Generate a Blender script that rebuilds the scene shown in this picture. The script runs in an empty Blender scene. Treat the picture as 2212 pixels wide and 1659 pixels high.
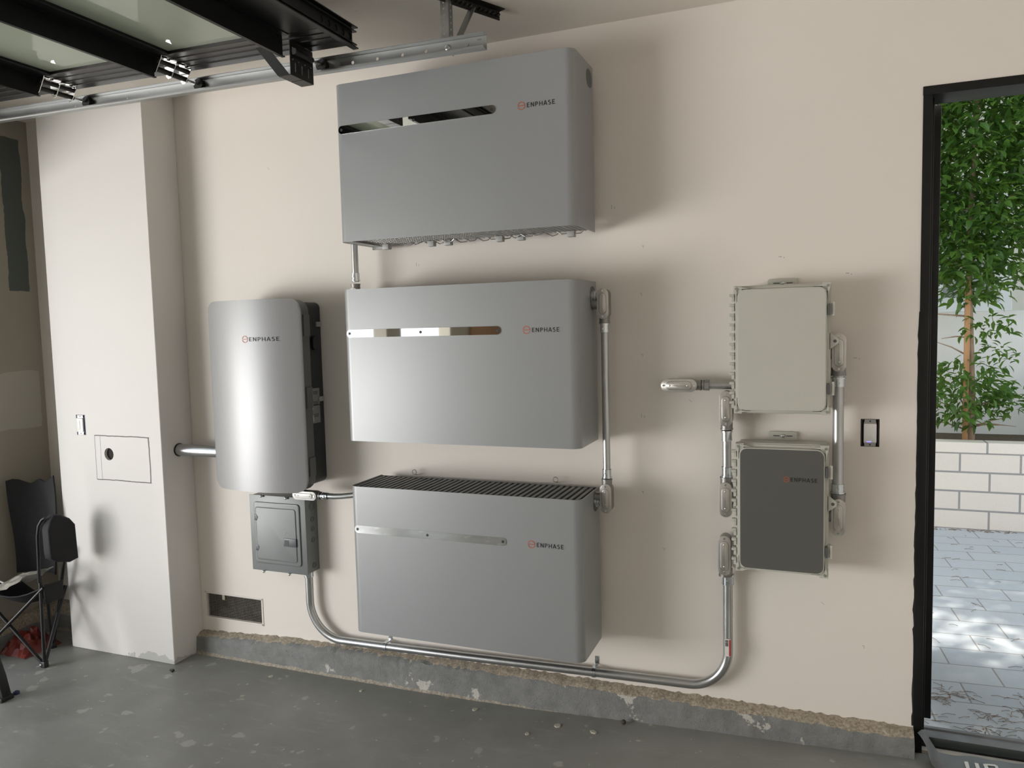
import bpy, bmesh, math, random
from mathutils import Vector, Matrix

# ------------------------------------------------------------------ camera, sky, sun, daylight, exposure
SC = bpy.context.scene
COL = SC.collection
random.seed(7)

cam_d = bpy.data.cameras.new('camera')
cam_d.sensor_width = 36.0
cam_d.lens = 1654.0 / 2212.0 * 36.0
cam_d.clip_start = 0.02
cam = bpy.data.objects.new('camera', cam_d)
cam.location = (1.9203, -3.177, 1.7367)
cam.rotation_euler = (1.4942, 0.0246, 0.3748)
COL.objects.link(cam)
SC.camera = cam

world = bpy.data.worlds.new('sky')
SC.world = world
world.use_nodes = True
wn = world.node_tree
bgn = wn.nodes['Background']
sky = wn.nodes.new('ShaderNodeTexSky')
sky.sky_type = 'HOSEK_WILKIE'
sky.sun_direction = Vector((0.50, 0.72, 1.45)).normalized()
sky.turbidity = 3.0
sky.ground_albedo = 0.5
wmix = wn.nodes.new('ShaderNodeMix'); wmix.data_type = 'RGBA'
wmix.inputs['Factor'].default_value = 0.72
wmix.inputs['B'].default_value = (0.86, 0.92, 1.0, 1)
wn.links.new(sky.outputs['Color'], wmix.inputs['A'])
wn.links.new(wmix.outputs['Result'], bgn.inputs['Color'])
bgn.inputs['Strength'].default_value = 2.1

sun_d = bpy.data.lights.new('sun', 'SUN')
sun_d.energy = 9.0
sun_d.angle = math.radians(0.9)
sun_d.color = (1.0, 0.93, 0.82)
sun = bpy.data.objects.new('sun', sun_d)
sun.rotation_euler = Vector((0.50, 0.72, 1.45)).to_track_quat('Z', 'Y').to_euler()
sun.location = (0, 0, 12)
COL.objects.link(sun)

def area(name, loc, rot, sx, sy, power, col):
    d = bpy.data.lights.new(name, 'AREA')
    d.shape = 'RECTANGLE'; d.size = sx; d.size_y = sy
    d.energy = power; d.color = col
    o = bpy.data.objects.new(name, d)
    o.location = loc; o.rotation_euler = rot
    COL.objects.link(o)
    return o
# daylight that enters by the two open garage doorways (x = -2.3)
area('daylight_driveway', (-4.6, -5.35, 0.70), (0, math.radians(-106), 0), 1.9, 4.8, 440, (1.0, 0.985, 0.97))

SC.view_settings.view_transform = 'Standard'
SC.view_settings.look = 'None'
SC.view_settings.gamma = 1.0
SC.view_settings.use_curve_mapping = False
SC.view_settings.exposure = 0.0
SC.cycles.max_bounces = 10
SC.cycles.diffuse_bounces = 6
SC.cycles.glossy_bounces = 5
SC.cycles.transparent_max_bounces = 12
SC.cycles.sample_clamp_indirect = 6.0
SC.cycles.use_denoising = True

# ------------------------------------------------------------------ materials
def new_mat(name):
    m = bpy.data.materials.new(name); m.use_nodes = True
    nt = m.node_tree
    return m, nt, nt.nodes['Principled BSDF']

def N(nt, kind, **kw):
    n = nt.nodes.new(kind)
    for k, v in kw.items():
        if k in n.inputs: n.inputs[k].default_value = v
        else: setattr(n, k, v)
    return n

def coords(nt, scale=(1, 1, 1), kind='Object'):
    tc = nt.nodes.new('ShaderNodeTexCoord'); mp = nt.nodes.new('ShaderNodeMapping')
    mp.inputs['Scale'].default_value = scale
    nt.links.new(tc.outputs[kind], mp.inputs['Vector'])
    return mp.outputs['Vector']

def noise(nt, vec, scale, detail=4, rough=0.55):
    n = N(nt, 'ShaderNodeTexNoise', Scale=scale, Detail=detail, Roughness=rough)
    nt.links.new(vec, n.inputs['Vector'])
    return n.outputs['Fac']

def ramp(nt, fac, lo, hi, c0=(0, 0, 0, 1), c1=(1, 1, 1, 1)):
    r = nt.nodes.new('ShaderNodeValToRGB')
    r.color_ramp.elements[0].position = lo; r.color_ramp.elements[0].color = c0
    r.color_ramp.elements[1].position = hi; r.color_ramp.elements[1].color = c1
    nt.links.new(fac, r.inputs['Fac'])
    return r.outputs['Color']

def mixc(nt, fac, a, b):
    m = nt.nodes.new('ShaderNodeMix'); m.data_type = 'RGBA'
    for sock, v in (('Factor', fac), ('A', a), ('B', b)):
        if isinstance(v, (int, float)): m.inputs[sock].default_value = v
        elif isinstance(v, tuple): m.inputs[sock].default_value = v if len(v) == 4 else v + (1,)
        else: nt.links.new(v, m.inputs[sock])
    return m.outputs['Result']

def math_n(nt, op, a, b=None, clamp=False):
    m = nt.nodes.new('ShaderNodeMath'); m.operation = op; m.use_clamp = clamp
    for i, v in enumerate((a, b)):
        if v is None: continue
        if isinstance(v, (int, float)): m.inputs[i].default_value = v
        else: nt.links.new(v, m.inputs[i])
    return m.outputs[0]

def bump(nt, bsdf, h, strength=0.2, dist=0.002):
    b = N(nt, 'ShaderNodeBump', Strength=strength, Distance=dist)
    nt.links.new(h, b.inputs['Height']); nt.links.new(b.outputs['Normal'], bsdf.inputs['Normal'])

def pm(name, col, rough=0.5, metal=0.0, var=0.0, vscale=20.0, bmp=0.0, bscale=200.0, rvar=0.0, spec=0.5, stretch=(1, 1, 1)):
    m, nt, b = new_mat(name)
    b.inputs['Roughness'].default_value = rough; b.inputs['Metallic'].default_value = metal
    b.inputs['Specular IOR Level'].default_value = spec
    vec = coords(nt, stretch)
    nz = noise(nt, vec, vscale)
    if var:
        a = tuple(c * (1 - var) for c in col); c2 = tuple(min(1, c * (1 + var)) for c in col)
        nt.links.new(mixc(nt, ramp(nt, nz, 0.3, 0.7), a, c2), b.inputs['Base Color'])
    else: b.inputs['Base Color'].default_value = col + (1,)
    if rvar:
        r = math_n(nt, 'ADD', math_n(nt, 'MULTIPLY', math_n(nt, 'SUBTRACT', nz, 0.5), rvar * 2), rough, True)
        nt.links.new(r, b.inputs['Roughness'])
    if bmp: bump(nt, b, noise(nt, vec, bscale), bmp)
    return m

M = {}
M['silver'] = pm('silver_paint', (0.305, 0.318, 0.328), 0.36, 0.19, 0.012, 2.0, 0.03, 900)
M['cover_silver'] = pm('brushed_silver', (0.30, 0.305, 0.315), 0.36, 0.19, 0.02, 300, 0.02, 600, stretch=(1, 1, 0.02))
M['mirror'] = pm('polished_strip', (0.86, 0.86, 0.85), 0.025, 1.0)
M['grey_slat'] = pm('grille_grey', (0.17, 0.175, 0.18), 0.45, 0.3, 0.05)
M['dark_inner'] = pm('dark_inner_case', (0.012, 0.012, 0.013), 0.7, 0, 0.1)
M['wire'] = pm('zinc_wire', (0.45, 0.45, 0.44), 0.35, 0.9, 0.1)
M['clip'] = pm('clip_grey', (0.42, 0.42, 0.41), 0.5, 0.1, 0.05)
M['orange'] = pm('emblem_orange', (0.48, 0.10, 0.035), 0.5, 0, 0.03)
M['ink'] = pm('lettering_black', (0.018, 0.018, 0.02), 0.5, 0, 0.03)
M['body_dark'] = pm('dark_case', (0.022, 0.026, 0.028), 0.5, 0, 0.08)
M['band'] = pm('band_grey', (0.10, 0.102, 0.10), 0.5, 0.1, 0.05)
M['label_plate'] = pm('label_plate', (0.22, 0.22, 0.21), 0.5, 0, 0.03)
M['panel'] = pm('panel_enamel', (0.185, 0.20, 0.20), 0.42, 0.15, 0.03, 6, 0.05, 500)
M['latch'] = pm('latch_plastic', (0.09, 0.10, 0.115), 0.4, 0, 0.05)
M['black_plastic'] = pm('black_plastic', (0.012, 0.012, 0.012), 0.4, 0, 0.1)
M['galv'] = pm('galvanised_steel', (0.52, 0.53, 0.535), 0.30, 0.95, 0.05, 9, 0.0, 300, 0.04)
M['rail'] = pm('galvanised_track', (0.40, 0.41, 0.41), 0.42, 0.8, 0.06, 9, 0.0, 300, 0.05)
M['galv_dull'] = pm('dull_galvanised', (0.42, 0.42, 0.41), 0.42, 0.9, 0.08, 10, 0.0, 200, 0.06)
M['cast'] = pm('cast_aluminium', (0.30, 0.295, 0.285), 0.45, 0.85, 0.08, 30, 0.08, 400)
M['cast_cover'] = pm('stamped_cover', (0.62, 0.605, 0.575), 0.33, 0.9, 0.05, 20, 0.02, 300)
M['zinc'] = pm('bright_zinc', (0.66, 0.70, 0.73), 0.2, 1.0, 0.06, 20)
M['white_cover'] = pm('white_cover', (0.75, 0.75, 0.73), 0.4, 0.1, 0.02)
M['enc_pale'] = pm('pale_polycarbonate', (0.53, 0.53, 0.48), 0.38, 0, 0.015, 4)
M['enc_grey'] = pm('grey_lid_skin', (0.118, 0.118, 0.11), 0.36, 0.15, 0.02, 4)
M['black_metal'] = pm('black_aluminium', (0.006, 0.006, 0.006), 0.42, 0.0, 0.1, spec=0.35)
M['bronze_black'] = pm('black_anodised', (0.020, 0.018, 0.017), 0.33, 0.5, 0.15, 3, stretch=(0.3, 20, 1))
M['chrome'] = pm('chrome', (0.75, 0.75, 0.74), 0.12, 1.0, 0.05)
M['rubber'] = pm('black_rubber', (0.012, 0.012, 0.012), 0.6, 0, 0.1)
M['bracket'] = pm('dark_bracket', (0.035, 0.034, 0.032), 0.45, 0.6, 0.1)
M['fabric'] = pm('black_polyester', (0.010, 0.010, 0.012), 0.75, 0, 0.2, 60, 0.3, 500)
M['tube_black'] = pm('black_tube', (0.02, 0.02, 0.021), 0.35, 0.4, 0.1)
M['white_plastic'] = pm('white_plastic', (0.78, 0.78, 0.76), 0.35, 0, 0.02)
M['blue_plastic'] = pm('blue_box', (0.02, 0.03, 0.09), 0.5, 0, 0.1)
M['red_tape'] = pm('red_sticker', (0.45, 0.03, 0.03), 0.5, 0, 0.05)
M['paper'] = pm('sticker_white', (0.75, 0.74, 0.72), 0.5, 0, 0.03)
M['bark'] = pm('bark', (0.36, 0.25, 0.17), 0.8, 0, 0.25, 40, 0.4, 120, stretch=(1, 1, 0.25))
M['stake'] = pm('timber_stake', (0.48, 0.26, 0.12), 0.7, 0, 0.15, 30, 0.2, 90, stretch=(1, 1, 0.1))
M['stucco'] = pm('white_stucco', (0.80, 0.80, 0.78), 0.9, 0, 0.03, 5, 0.3, 150)
M['stucco_beige'] = pm('beige_stucco', (0.72, 0.70, 0.63), 0.9, 0, 0.03, 5, 0.3, 150)
M['sash'] = pm('white_window_trim', (0.80, 0.82, 0.84), 0.4, 0, 0.02)
M['blind'] = pm('window_blind', (0.34, 0.35, 0.37), 0.35, 0, 0.08, 3)
M['soil'] = pm('garden_soil', (0.12, 0.09, 0.06), 0.95, 0, 0.3, 30, 0.5, 60)
M['driveway'] = pm('driveway_concrete', (0.52, 0.50, 0.46), 0.8, 0, 0.08, 3, 0.2, 80)
M['needle'] = pm('dry_needles', (0.20, 0.13, 0.065), 0.8, 0, 0.4, 60)
M['wood'] = pm('brown_wood_door', (0.30, 0.17, 0.085), 0.5, 0, 0.2, 20, 0.1, 90, stretch=(1, 1, 0.1))
M['sill_grey'] = pm('grey_sill', (0.20, 0.205, 0.21), 0.6, 0, 0.15, 12, 0.2, 90)
M['strip_pale'] = pm('pale_sill_strip', (0.38, 0.36, 0.32), 0.6, 0, 0.15, 12)
M['dirt'] = pm('old_leather_brown', (0.05, 0.035, 0.028), 0.7, 0, 0.2)
M['pale_chip'] = pm('pale_paint_chip', (0.52, 0.50, 0.43), 0.8, 0, 0.1, 60)
M['cavity_shade'] = pm('cavity_shade_brown', (0.03, 0.025, 0.021), 0.9, 0, 0.5, 9)  # near-black brown, paints in the shade inside column hole and vent
M['mesh_wire'] = pm('vent_wire', (0.33, 0.31, 0.27), 0.6, 0.3, 0.2)
M['led'] = pm('led_strip', (0.3, 0.3, 0.8), 0.4)
M['led'].node_tree.nodes['Principled BSDF'].inputs['Emission Color'].default_value = (0.25, 0.22, 1, 1)
M['led'].node_tree.nodes['Principled BSDF'].inputs['Emission Strength'].default_value = 1.6

def wall_mat(name, col, patches=()):
    m, nt, b = new_mat(name)
    vec = coords(nt)
    base = mixc(nt, ramp(nt, noise(nt, vec, 1.3, 3), 0.35, 0.7), tuple(c * 0.985 for c in col), col)
    # sparse scuffs
    sp = N(nt, 'ShaderNodeTexVoronoi', Scale=5.0); nt.links.new(vec, sp.inputs['Vector'])
    dots = ramp(nt, sp.outputs['Distance'], 0.016, 0.024, (1, 1, 1, 1), (0, 0, 0, 1))
    gate = ramp(nt, noise(nt, vec, 1.7, 2), 0.56, 0.60)
    mul = math_n(nt, 'MULTIPLY', dots, gate)
    base = mixc(nt, math_n(nt, 'MULTIPLY', mul, 0.6), base, (0.33, 0.31, 0.29))
    for (axes, c0, c1, soft, pcol) in patches:      # daubs of joint compound / paint with their own outline
        sx = nt.nodes.new('ShaderNodeSeparateXYZ'); nt.links.new(vec, sx.inputs[0])
        wob = math_n(nt, 'MULTIPLY', math_n(nt, 'SUBTRACT', noise(nt, vec, 6, 5), 0.5), soft)
        f = None
        for ax, lo, hi in zip(axes, c0, c1):
            v = math_n(nt, 'ADD', sx.outputs[ax], wob)
            g = math_n(nt, 'MULTIPLY', math_n(nt, 'GREATER_THAN', v, lo), math_n(nt, 'LESS_THAN', v, hi))
            f = g if f is None else math_n(nt, 'MULTIPLY', f, g)
        base = mixc(nt, f, base, pcol)
    nt.links.new(base, b.inputs['Base Color'])
    b.inputs['Roughness'].default_value = 0.62
    b.inputs['Specular IOR Level'].default_value = 0.3
    bump(nt, b, noise(nt, vec, 260, 3), 0.06, 0.0015)
    return m
WALL = (0.80, 0.755, 0.705)
M['wall'] = wall_mat('plaster_white', WALL)
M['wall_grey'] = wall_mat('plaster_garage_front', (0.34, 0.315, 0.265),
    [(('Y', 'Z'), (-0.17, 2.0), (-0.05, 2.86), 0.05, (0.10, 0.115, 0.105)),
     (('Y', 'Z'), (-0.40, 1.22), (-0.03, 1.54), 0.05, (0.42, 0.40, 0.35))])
M['ceiling'] = wall_mat('ceiling_paint', (0.76, 0.715, 0.655))

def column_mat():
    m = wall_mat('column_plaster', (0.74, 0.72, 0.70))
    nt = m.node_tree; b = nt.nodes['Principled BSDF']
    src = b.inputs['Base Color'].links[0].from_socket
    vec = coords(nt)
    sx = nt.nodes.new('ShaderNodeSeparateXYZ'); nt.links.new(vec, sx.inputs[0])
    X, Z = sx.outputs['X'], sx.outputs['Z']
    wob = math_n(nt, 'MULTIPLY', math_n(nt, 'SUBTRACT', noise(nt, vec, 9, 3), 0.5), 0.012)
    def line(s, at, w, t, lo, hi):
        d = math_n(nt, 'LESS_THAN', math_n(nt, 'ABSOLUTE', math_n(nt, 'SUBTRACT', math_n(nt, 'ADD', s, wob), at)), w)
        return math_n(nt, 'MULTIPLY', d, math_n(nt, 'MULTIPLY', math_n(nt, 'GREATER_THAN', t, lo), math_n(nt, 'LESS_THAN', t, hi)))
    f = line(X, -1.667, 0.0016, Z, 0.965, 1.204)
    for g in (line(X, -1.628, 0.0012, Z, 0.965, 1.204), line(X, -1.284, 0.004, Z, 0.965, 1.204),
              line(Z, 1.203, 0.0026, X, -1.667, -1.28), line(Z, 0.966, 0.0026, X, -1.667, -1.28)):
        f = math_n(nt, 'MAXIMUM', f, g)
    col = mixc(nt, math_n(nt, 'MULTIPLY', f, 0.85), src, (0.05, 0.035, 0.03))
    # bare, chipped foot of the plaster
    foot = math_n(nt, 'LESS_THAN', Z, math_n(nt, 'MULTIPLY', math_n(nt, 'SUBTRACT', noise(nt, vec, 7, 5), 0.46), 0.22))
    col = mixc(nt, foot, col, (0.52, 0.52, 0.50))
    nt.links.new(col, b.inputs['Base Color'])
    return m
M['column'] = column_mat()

def floor_mat():
    m, nt, b = new_mat('painted_concrete_floor')
    vec = coords(nt)
    c = mixc(nt, ramp(nt, noise(nt, vec, 2.2, 6, 0.65), 0.3, 0.7), (0.225, 0.228, 0.21), (0.295, 0.302, 0.285))
    c = mixc(nt, ramp(nt, noise(nt, coords(nt, (0.6, 2.2, 1)), 7, 6, 0.7), 0.55, 0.75), c, (0.32, 0.325, 0.305))
    # worn pale blotches, denser towards the open doorway
    sx = nt.nodes.new('ShaderNodeSeparateXYZ'); nt.links.new(vec, sx.inputs[0])
    wear = math_n(nt, 'MULTIPLY', math_n(nt, 'SUBTRACT', 0.1, sx.outputs['X']), 0.016)
    n1 = math_n(nt, 'ADD', noise(nt, vec, 8.5, 3, 0.5), wear)
    c = mixc(nt, math_n(nt, 'MULTIPLY', ramp(nt, n1, 0.66, 0.685), 0.65), c, (0.46, 0.46, 0.42))
    n2 = noise(nt, vec, 21, 2, 0.5)
    c = mixc(nt, math_n(nt, 'MULTIPLY', ramp(nt, n2, 0.715, 0.73), 0.8), c, (0.50, 0.49, 0.43))
    c = mixc(nt, math_n(nt, 'MULTIPLY', ramp(nt, noise(nt, vec, 55, 2), 0.76, 0.78), 0.6), c, (0.05, 0.05, 0.045))
    nt.links.new(c, b.inputs['Base Color'])
    r = ramp(nt, noise(nt, vec, 5, 4), 0.3, 0.7, (0.33, 0.33, 0.33, 1), (0.52, 0.52, 0.52, 1))
    nt.links.new(r, b.inputs['Roughness'])
    bump(nt, b, noise(nt, vec, 60, 6, 0.6), 0.12, 0.003)
    return m
M['floor'] = floor_mat()

def curb_mat():
    m, nt, b = new_mat('painted_curb')
    vec = coords(nt)
    sx = nt.nodes.new('ShaderNodeSeparateXYZ'); nt.links.new(vec, sx.inputs[0])
    Z = sx.outputs['Z']
    grey = mixc(nt, ramp(nt, noise(nt, vec, 12, 6, 0.7), 0.35, 0.7), (0.17, 0.175, 0.17), (0.25, 0.255, 0.25))
    grey = mixc(nt, ramp(nt, noise(nt, vec, 7, 7, 0.62), 0.62, 0.64), grey, (0.52, 0.50, 0.46))
    grey = mixc(nt, math_n(nt, 'MULTIPLY', ramp(nt, noise(nt, vec, 70, 3), 0.68, 0.72), 0.7), grey, (0.07, 0.07, 0.065))
    raw = mixc(nt, ramp(nt, noise(nt, vec, 90, 5, 0.7), 0.35, 0.65), (0.22, 0.185, 0.14), (0.50, 0.44, 0.35))
    wob = math_n(nt, 'MULTIPLY', math_n(nt, 'SUBTRACT', noise(nt, vec, 14, 5), 0.5), 0.03)
    mr = N(nt, 'ShaderNodeMapRange'); nt.links.new(sx.outputs['X'], mr.inputs['Value'])
    for k_, v_ in (('From Min', -1.2), ('From Max', -0.3), ('To Min', 0.095), ('To Max', 0.140)): mr.inputs[k_].default_value = v_
    top = math_n(nt, 'GREATER_THAN', math_n(nt, 'ADD', Z, wob), mr.outputs['Result'])
    bot = math_n(nt, 'LESS_THAN', math_n(nt, 'ADD', Z, math_n(nt, 'MULTIPLY', wob, 0.7)), 0.014)
    c = mixc(nt, math_n(nt, 'MAXIMUM', top, math_n(nt, 'MULTIPLY', bot, 0.8)), grey, raw)
    nt.links.new(c, b.inputs['Base Color'])
    b.inputs['Roughness'].default_value = 0.7
    h = math_n(nt, 'ADD', noise(nt, vec, 45, 5, 0.7), noise(nt, vec, 160, 3))
    bump(nt, b, h, 0.55, 0.006)
    return m
M['curb'] = curb_mat()

def brick_mat(name, uv, bw, rh, mortar, c1, c2, cm, rough, off=0.5, shift=(0, 0), rot=0.0, bm_=0.3, nscale=60):
    m, nt, b = new_mat(name)
    tc = nt.nodes.new('ShaderNodeTexCoord')
    sx = nt.nodes.new('ShaderNodeSeparateXYZ'); nt.links.new(tc.outputs['Object'], sx.inputs[0])
    cb = nt.nodes.new('ShaderNodeCombineXYZ')
    nt.links.new(math_n(nt, 'ADD', sx.outputs[uv[0]], shift[0]), cb.inputs[0])
    nt.links.new(math_n(nt, 'ADD', sx.outputs[uv[1]], shift[1]), cb.inputs[1])
    mp = nt.nodes.new('ShaderNodeMapping'); mp.inputs['Rotation'].default_value = (0, 0, rot)
    nt.links.new(cb.outputs[0], mp.inputs['Vector'])
    br = N(nt, 'ShaderNodeTexBrick', Scale=1.0)
    br.offset = off
    br.inputs['Brick Width'].default_value = bw; br.inputs['Row Height'].default_value = rh
    br.inputs['Mortar Size'].default_value = mortar; br.inputs['Mortar Smooth'].default_value = 0.15
    br.inputs['Color1'].default_value = c1 + (1,); br.inputs['Color2'].default_value = c2 + (1,)
    br.inputs['Mortar'].default_value = cm + (1,)
    nt.links.new(mp.outputs['Vector'], br.inputs['Vector'])
    v = coords(nt)
    nz = noise(nt, v, nscale, 5, 0.7)
    c = mixc(nt, math_n(nt, 'MULTIPLY', ramp(nt, nz, 0.5, 0.8), 0.3), br.outputs['Color'], tuple(x * 0.75 for x in c1))
    nt.links.new(c, b.inputs['Base Color'])
    b.inputs['Roughness'].default_value = rough
    h = math_n(nt, 'SUBTRACT', math_n(nt, 'MULTIPLY', nz, 0.3), br.outputs['Fac'])
    bump(nt, b, h, bm_, 0.006)
    return m
M['blocks'] = brick_mat('slump_block', ('X', 'Z'), 0.407, 0.151, 0.008, (0.74, 0.68, 0.60), (0.70, 0.645, 0.57), (0.30, 0.29, 0.28), 0.85, shift=(0.268, -0.05))
M['cap'] = brick_mat('cap_block', ('X', 'Z'), 0.407, 0.4, 0.008, (0.76, 0.70, 0.62), (0.74, 0.68, 0.60), (0.30, 0.29, 0.28), 0.85, shift=(0.085, -0.2))
M['pavers'] = brick_mat('grey_pavers', ('X', 'Y'), 0.36, 0.20, 0.004, (0.42, 0.455, 0.485), (0.46, 0.49, 0.51), (0.26, 0.25, 0.23), 0.75, shift=(0.1, 0.06), rot=math.radians(-4), nscale=25)

def leaf_mat(name, ca, cb_, tr):
    m, nt, b = new_mat(name)
    oi = nt.nodes.new('ShaderNodeNewGeometry')
    c = mixc(nt, oi.outputs['Random Per Island'], ca, cb_)
    nt.links.new(c, b.inputs['Base Color'])
    b.inputs['Roughness'].default_value = 0.35
    t = nt.nodes.new('ShaderNodeBsdfTranslucent')
    nt.links.new(mixc(nt, 0.5, c, tr), t.inputs['Color'])
    mx = nt.nodes.new('ShaderNodeMixShader'); mx.inputs[0].default_value = 0.42
    nt.links.new(b.outputs[0], mx.inputs[1]); nt.links.new(t.outputs[0], mx.inputs[2])
    nt.links.new(mx.outputs[0], nt.nodes['Material Output'].inputs['Surface'])
    return m
M['leaf'] = leaf_mat('ficus_leaf', (0.028, 0.085, 0.020), (0.095, 0.20, 0.045), (0.40, 0.62, 0.06))

def pane_mat():
    m, nt, b = new_mat('milky_glass')
    b.inputs['Base Color'].default_value = (0.50, 0.55, 0.45, 1)
    b.inputs['Roughness'].default_value = 0.03
    b.inputs['Specular IOR Level'].default_value = 0.75
    vec = coords(nt)
    nt.links.new(mixc(nt, noise(nt, vec, 1.5, 2), (0.47, 0.52, 0.43), (0.53, 0.58, 0.48)), b.inputs['Base Color'])
    t = nt.nodes.new('ShaderNodeBsdfTranslucent'); t.inputs['Color'].default_value = (0.6, 0.66, 0.55, 1)
    mx = nt.nodes.new('ShaderNodeMixShader'); mx.inputs[0].default_value = 0.35
    nt.links.new(b.outputs[0], mx.inputs[1]); nt.links.new(t.outputs[0], mx.inputs[2])
    nt.links.new(mx.outputs[0], nt.nodes['Material Output'].inputs['Surface'])
    return m
M['pane'] = pane_mat()

def film_mat(name, col, alpha, rough=0.25):
    m, nt, b = new_mat(name)
    vec = coords(nt)
    nt.links.new(mixc(nt, noise(nt, vec, 14, 4), tuple(c * 0.7 for c in col), col), b.inputs['Base Color'])
    b.inputs['Roughness'].default_value = rough
    b.inputs['Alpha'].default_value = alpha
    return m
M['red_film'] = film_mat('red_plastic_film', (0.30, 0.045, 0.03), 0.5)
M['clear_film'] = film_mat('clear_plastic', (0.62, 0.60, 0.53), 0.45, 0.15)
M['grey_film'] = film_mat('grey_plastic_sheet', (0.23, 0.25, 0.27), 1.0, 0.35)

# ------------------------------------------------------------------ mesh helpers
def wloc(o):
    v = Vector((0, 0, 0))
    while o is not None:
        v = v + o.location; o = o.parent
    return v

class MB:
    def __init__(s): s.bm = bmesh.new()
    def _take(s, t):
        me = bpy.data.meshes.new('t'); t.to_mesh(me); t.free()
        s.bm.from_mesh(me); bpy.data.meshes.remove(me)
        return s
    def box(s, a, b, bev=0.0, seg=2, mat=None):
        t = bmesh.new()
        bmesh.ops.create_cube(t, size=1)
        a = Vector(a); b = Vector(b); c = (a + b) / 2; d = b - a
        for v in t.verts: v.co = Vector((v.co.x * d.x, v.co.y * d.y, v.co.z * d.z)) + c
        if bev: bmesh.ops.bevel(t, geom=list(t.edges), offset=bev, segments=seg, affect='EDGES', profile=0.6)
        if mat is not None: t.transform(mat)
        return s._take(t)
    def cyl(s, p, q, r, seg=24, r2=None, caps=True):
        p = Vector(p); q = Vector(q); d = q - p
        t = bmesh.new()
        bmesh.ops.create_cone(t, cap_ends=caps, segments=seg, radius1=r, radius2=r if r2 is None else r2, depth=d.length)
        t.transform(Matrix.Translation((p + q) / 2) @ d.to_track_quat('Z', 'Y').to_matrix().to_4x4())
        return s._take(t)
    def sph(s, c, r, sc=(1, 1, 1), seg=16):
        t = bmesh.new()
        bmesh.ops.create_uvsphere(t, u_segments=seg, v_segments=max(6, seg // 2), radius=r)
        t.transform(Matrix.Translation(c) @ Matrix.Diagonal((*sc, 1)))
        return s._take(t)
    def tube(s, path, r, seg=14, closed=False):
        P = [Vector(p) for p in path]; n = len(P)
        t = bmesh.new(); rings = []
        tan = []
        for i in range(n):
            if closed: d = P[(i + 1) % n] - P[i - 1]
            else: d = P[min(i + 1, n - 1)] - P[max(i - 1, 0)]
            tan.append(d.normalized())
        up = Vector((0, 0, 1)) if abs(tan[0].z) < 0.9 else Vector((0, 1, 0))
        u = (up - tan[0] * up.dot(tan[0])).normalized()
        rr = r if isinstance(r, (list, tuple)) else [r] * n
        for i in range(n):
            u = (u - tan[i] * u.dot(tan[i])).normalized(); w = tan[i].cross(u)
            rings.append([t.verts.new(P[i] + (u * math.cos(2 * math.pi * k / seg) + w * math.sin(2 * math.pi * k / seg)) * rr[i]) for k in range(seg)])
        m = n if closed else n - 1
        for i in range(m):
            A, B = rings[i], rings[(i + 1) % n]
            for k in range(seg): t.faces.new((A[k], A[(k + 1) % seg], B[(k + 1) % seg], B[k]))
        if not closed:
            t.faces.new(list(reversed(rings[0]))); t.faces.new(rings[-1])
        return s._take(t)
    def prism(s, pts, axis, a, b, bev=0.0, seg=2):
        """outline pts (2d) extruded along axis from a to b; the 2d axes are the remaining two in xyz order"""
        t = bmesh.new()
        def P(p, h):
            if axis == 'x': return (h, p[0], p[1])
            if axis == 'y': return (p[0], h, p[1])
            return (p[0], p[1], h)
        lo = [t.verts.new(P(p, a)) for p in pts]; hi = [t.verts.new(P(p, b)) for p in pts]
        n = len(pts)
        f1 = t.faces.new(lo); f2 = t.faces.new(list(reversed(hi)))
        for i in range(n): t.faces.new((lo[i], hi[i], hi[(i + 1) % n], lo[(i + 1) % n]))
        bmesh.ops.recalc_face_normals(t, faces=list(t.faces))
        if bev:
            ed = [e for e in t.edges if len(set(e.link_faces) & {f1, f2}) == 1 and f1.is_valid and f2.is_valid]
            bmesh.ops.bevel(t, geom=ed, offset=bev, segments=seg, affect='EDGES', profile=0.6)
        return s._take(t)
    def rrect(s, x0, x1, z0, z1, r, y0, y1, bev=0.0, axis='y', n=6):
        return s.prism(rr_pts(x0, x1, z0, z1, r, n), axis, y0, y1, bev)
    def sheet(s, grid):
        t = bmesh.new(); V = [[t.verts.new(p) for p in row] for row in grid]
        for i in range(len(V) - 1):
            for j in range(len(V[0]) - 1): t.faces.new((V[i][j], V[i][j + 1], V[i + 1][j + 1], V[i + 1][j]))
        return s._take(t)
    def build(s, name, mat, parent=None, smooth=True, ang=35, at=None):
        off = wloc(parent) if parent is not None else Vector(at or (0, 0, 0))
        if off.length: s.bm.transform(Matrix.Translation(-off))
        me = bpy.data.meshes.new(name); s.bm.to_mesh(me); s.bm.free()
        me.materials.append(M[mat] if isinstance(mat, str) else mat)
        if smooth:
            me.polygons.foreach_set('use_smooth', [True] * len(me.polygons))
            me.set_sharp_from_angle(angle=math.radians(ang))
        o = bpy.data.objects.new(name, me); COL.objects.link(o)
        if parent is not None: o.parent = parent
        elif at: o.location = at
        return o

def rr_pts(x0, x1, z0, z1, r, n=6):
    r = min(r, (x1 - x0) / 2 - 1e-6, (z1 - z0) / 2 - 1e-6)
    out = []
    for cx, cz, a0 in ((x1 - r, z1 - r, 0), (x0 + r, z1 - r, 90), (x0 + r, z0 + r, 180), (x1 - r, z0 + r, 270)):
        for k in range(n + 1):
            a = math.radians(a0 + 90 * k / n); out.append((cx + r * math.cos(a), cz + r * math.sin(a)))
    return out

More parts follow.
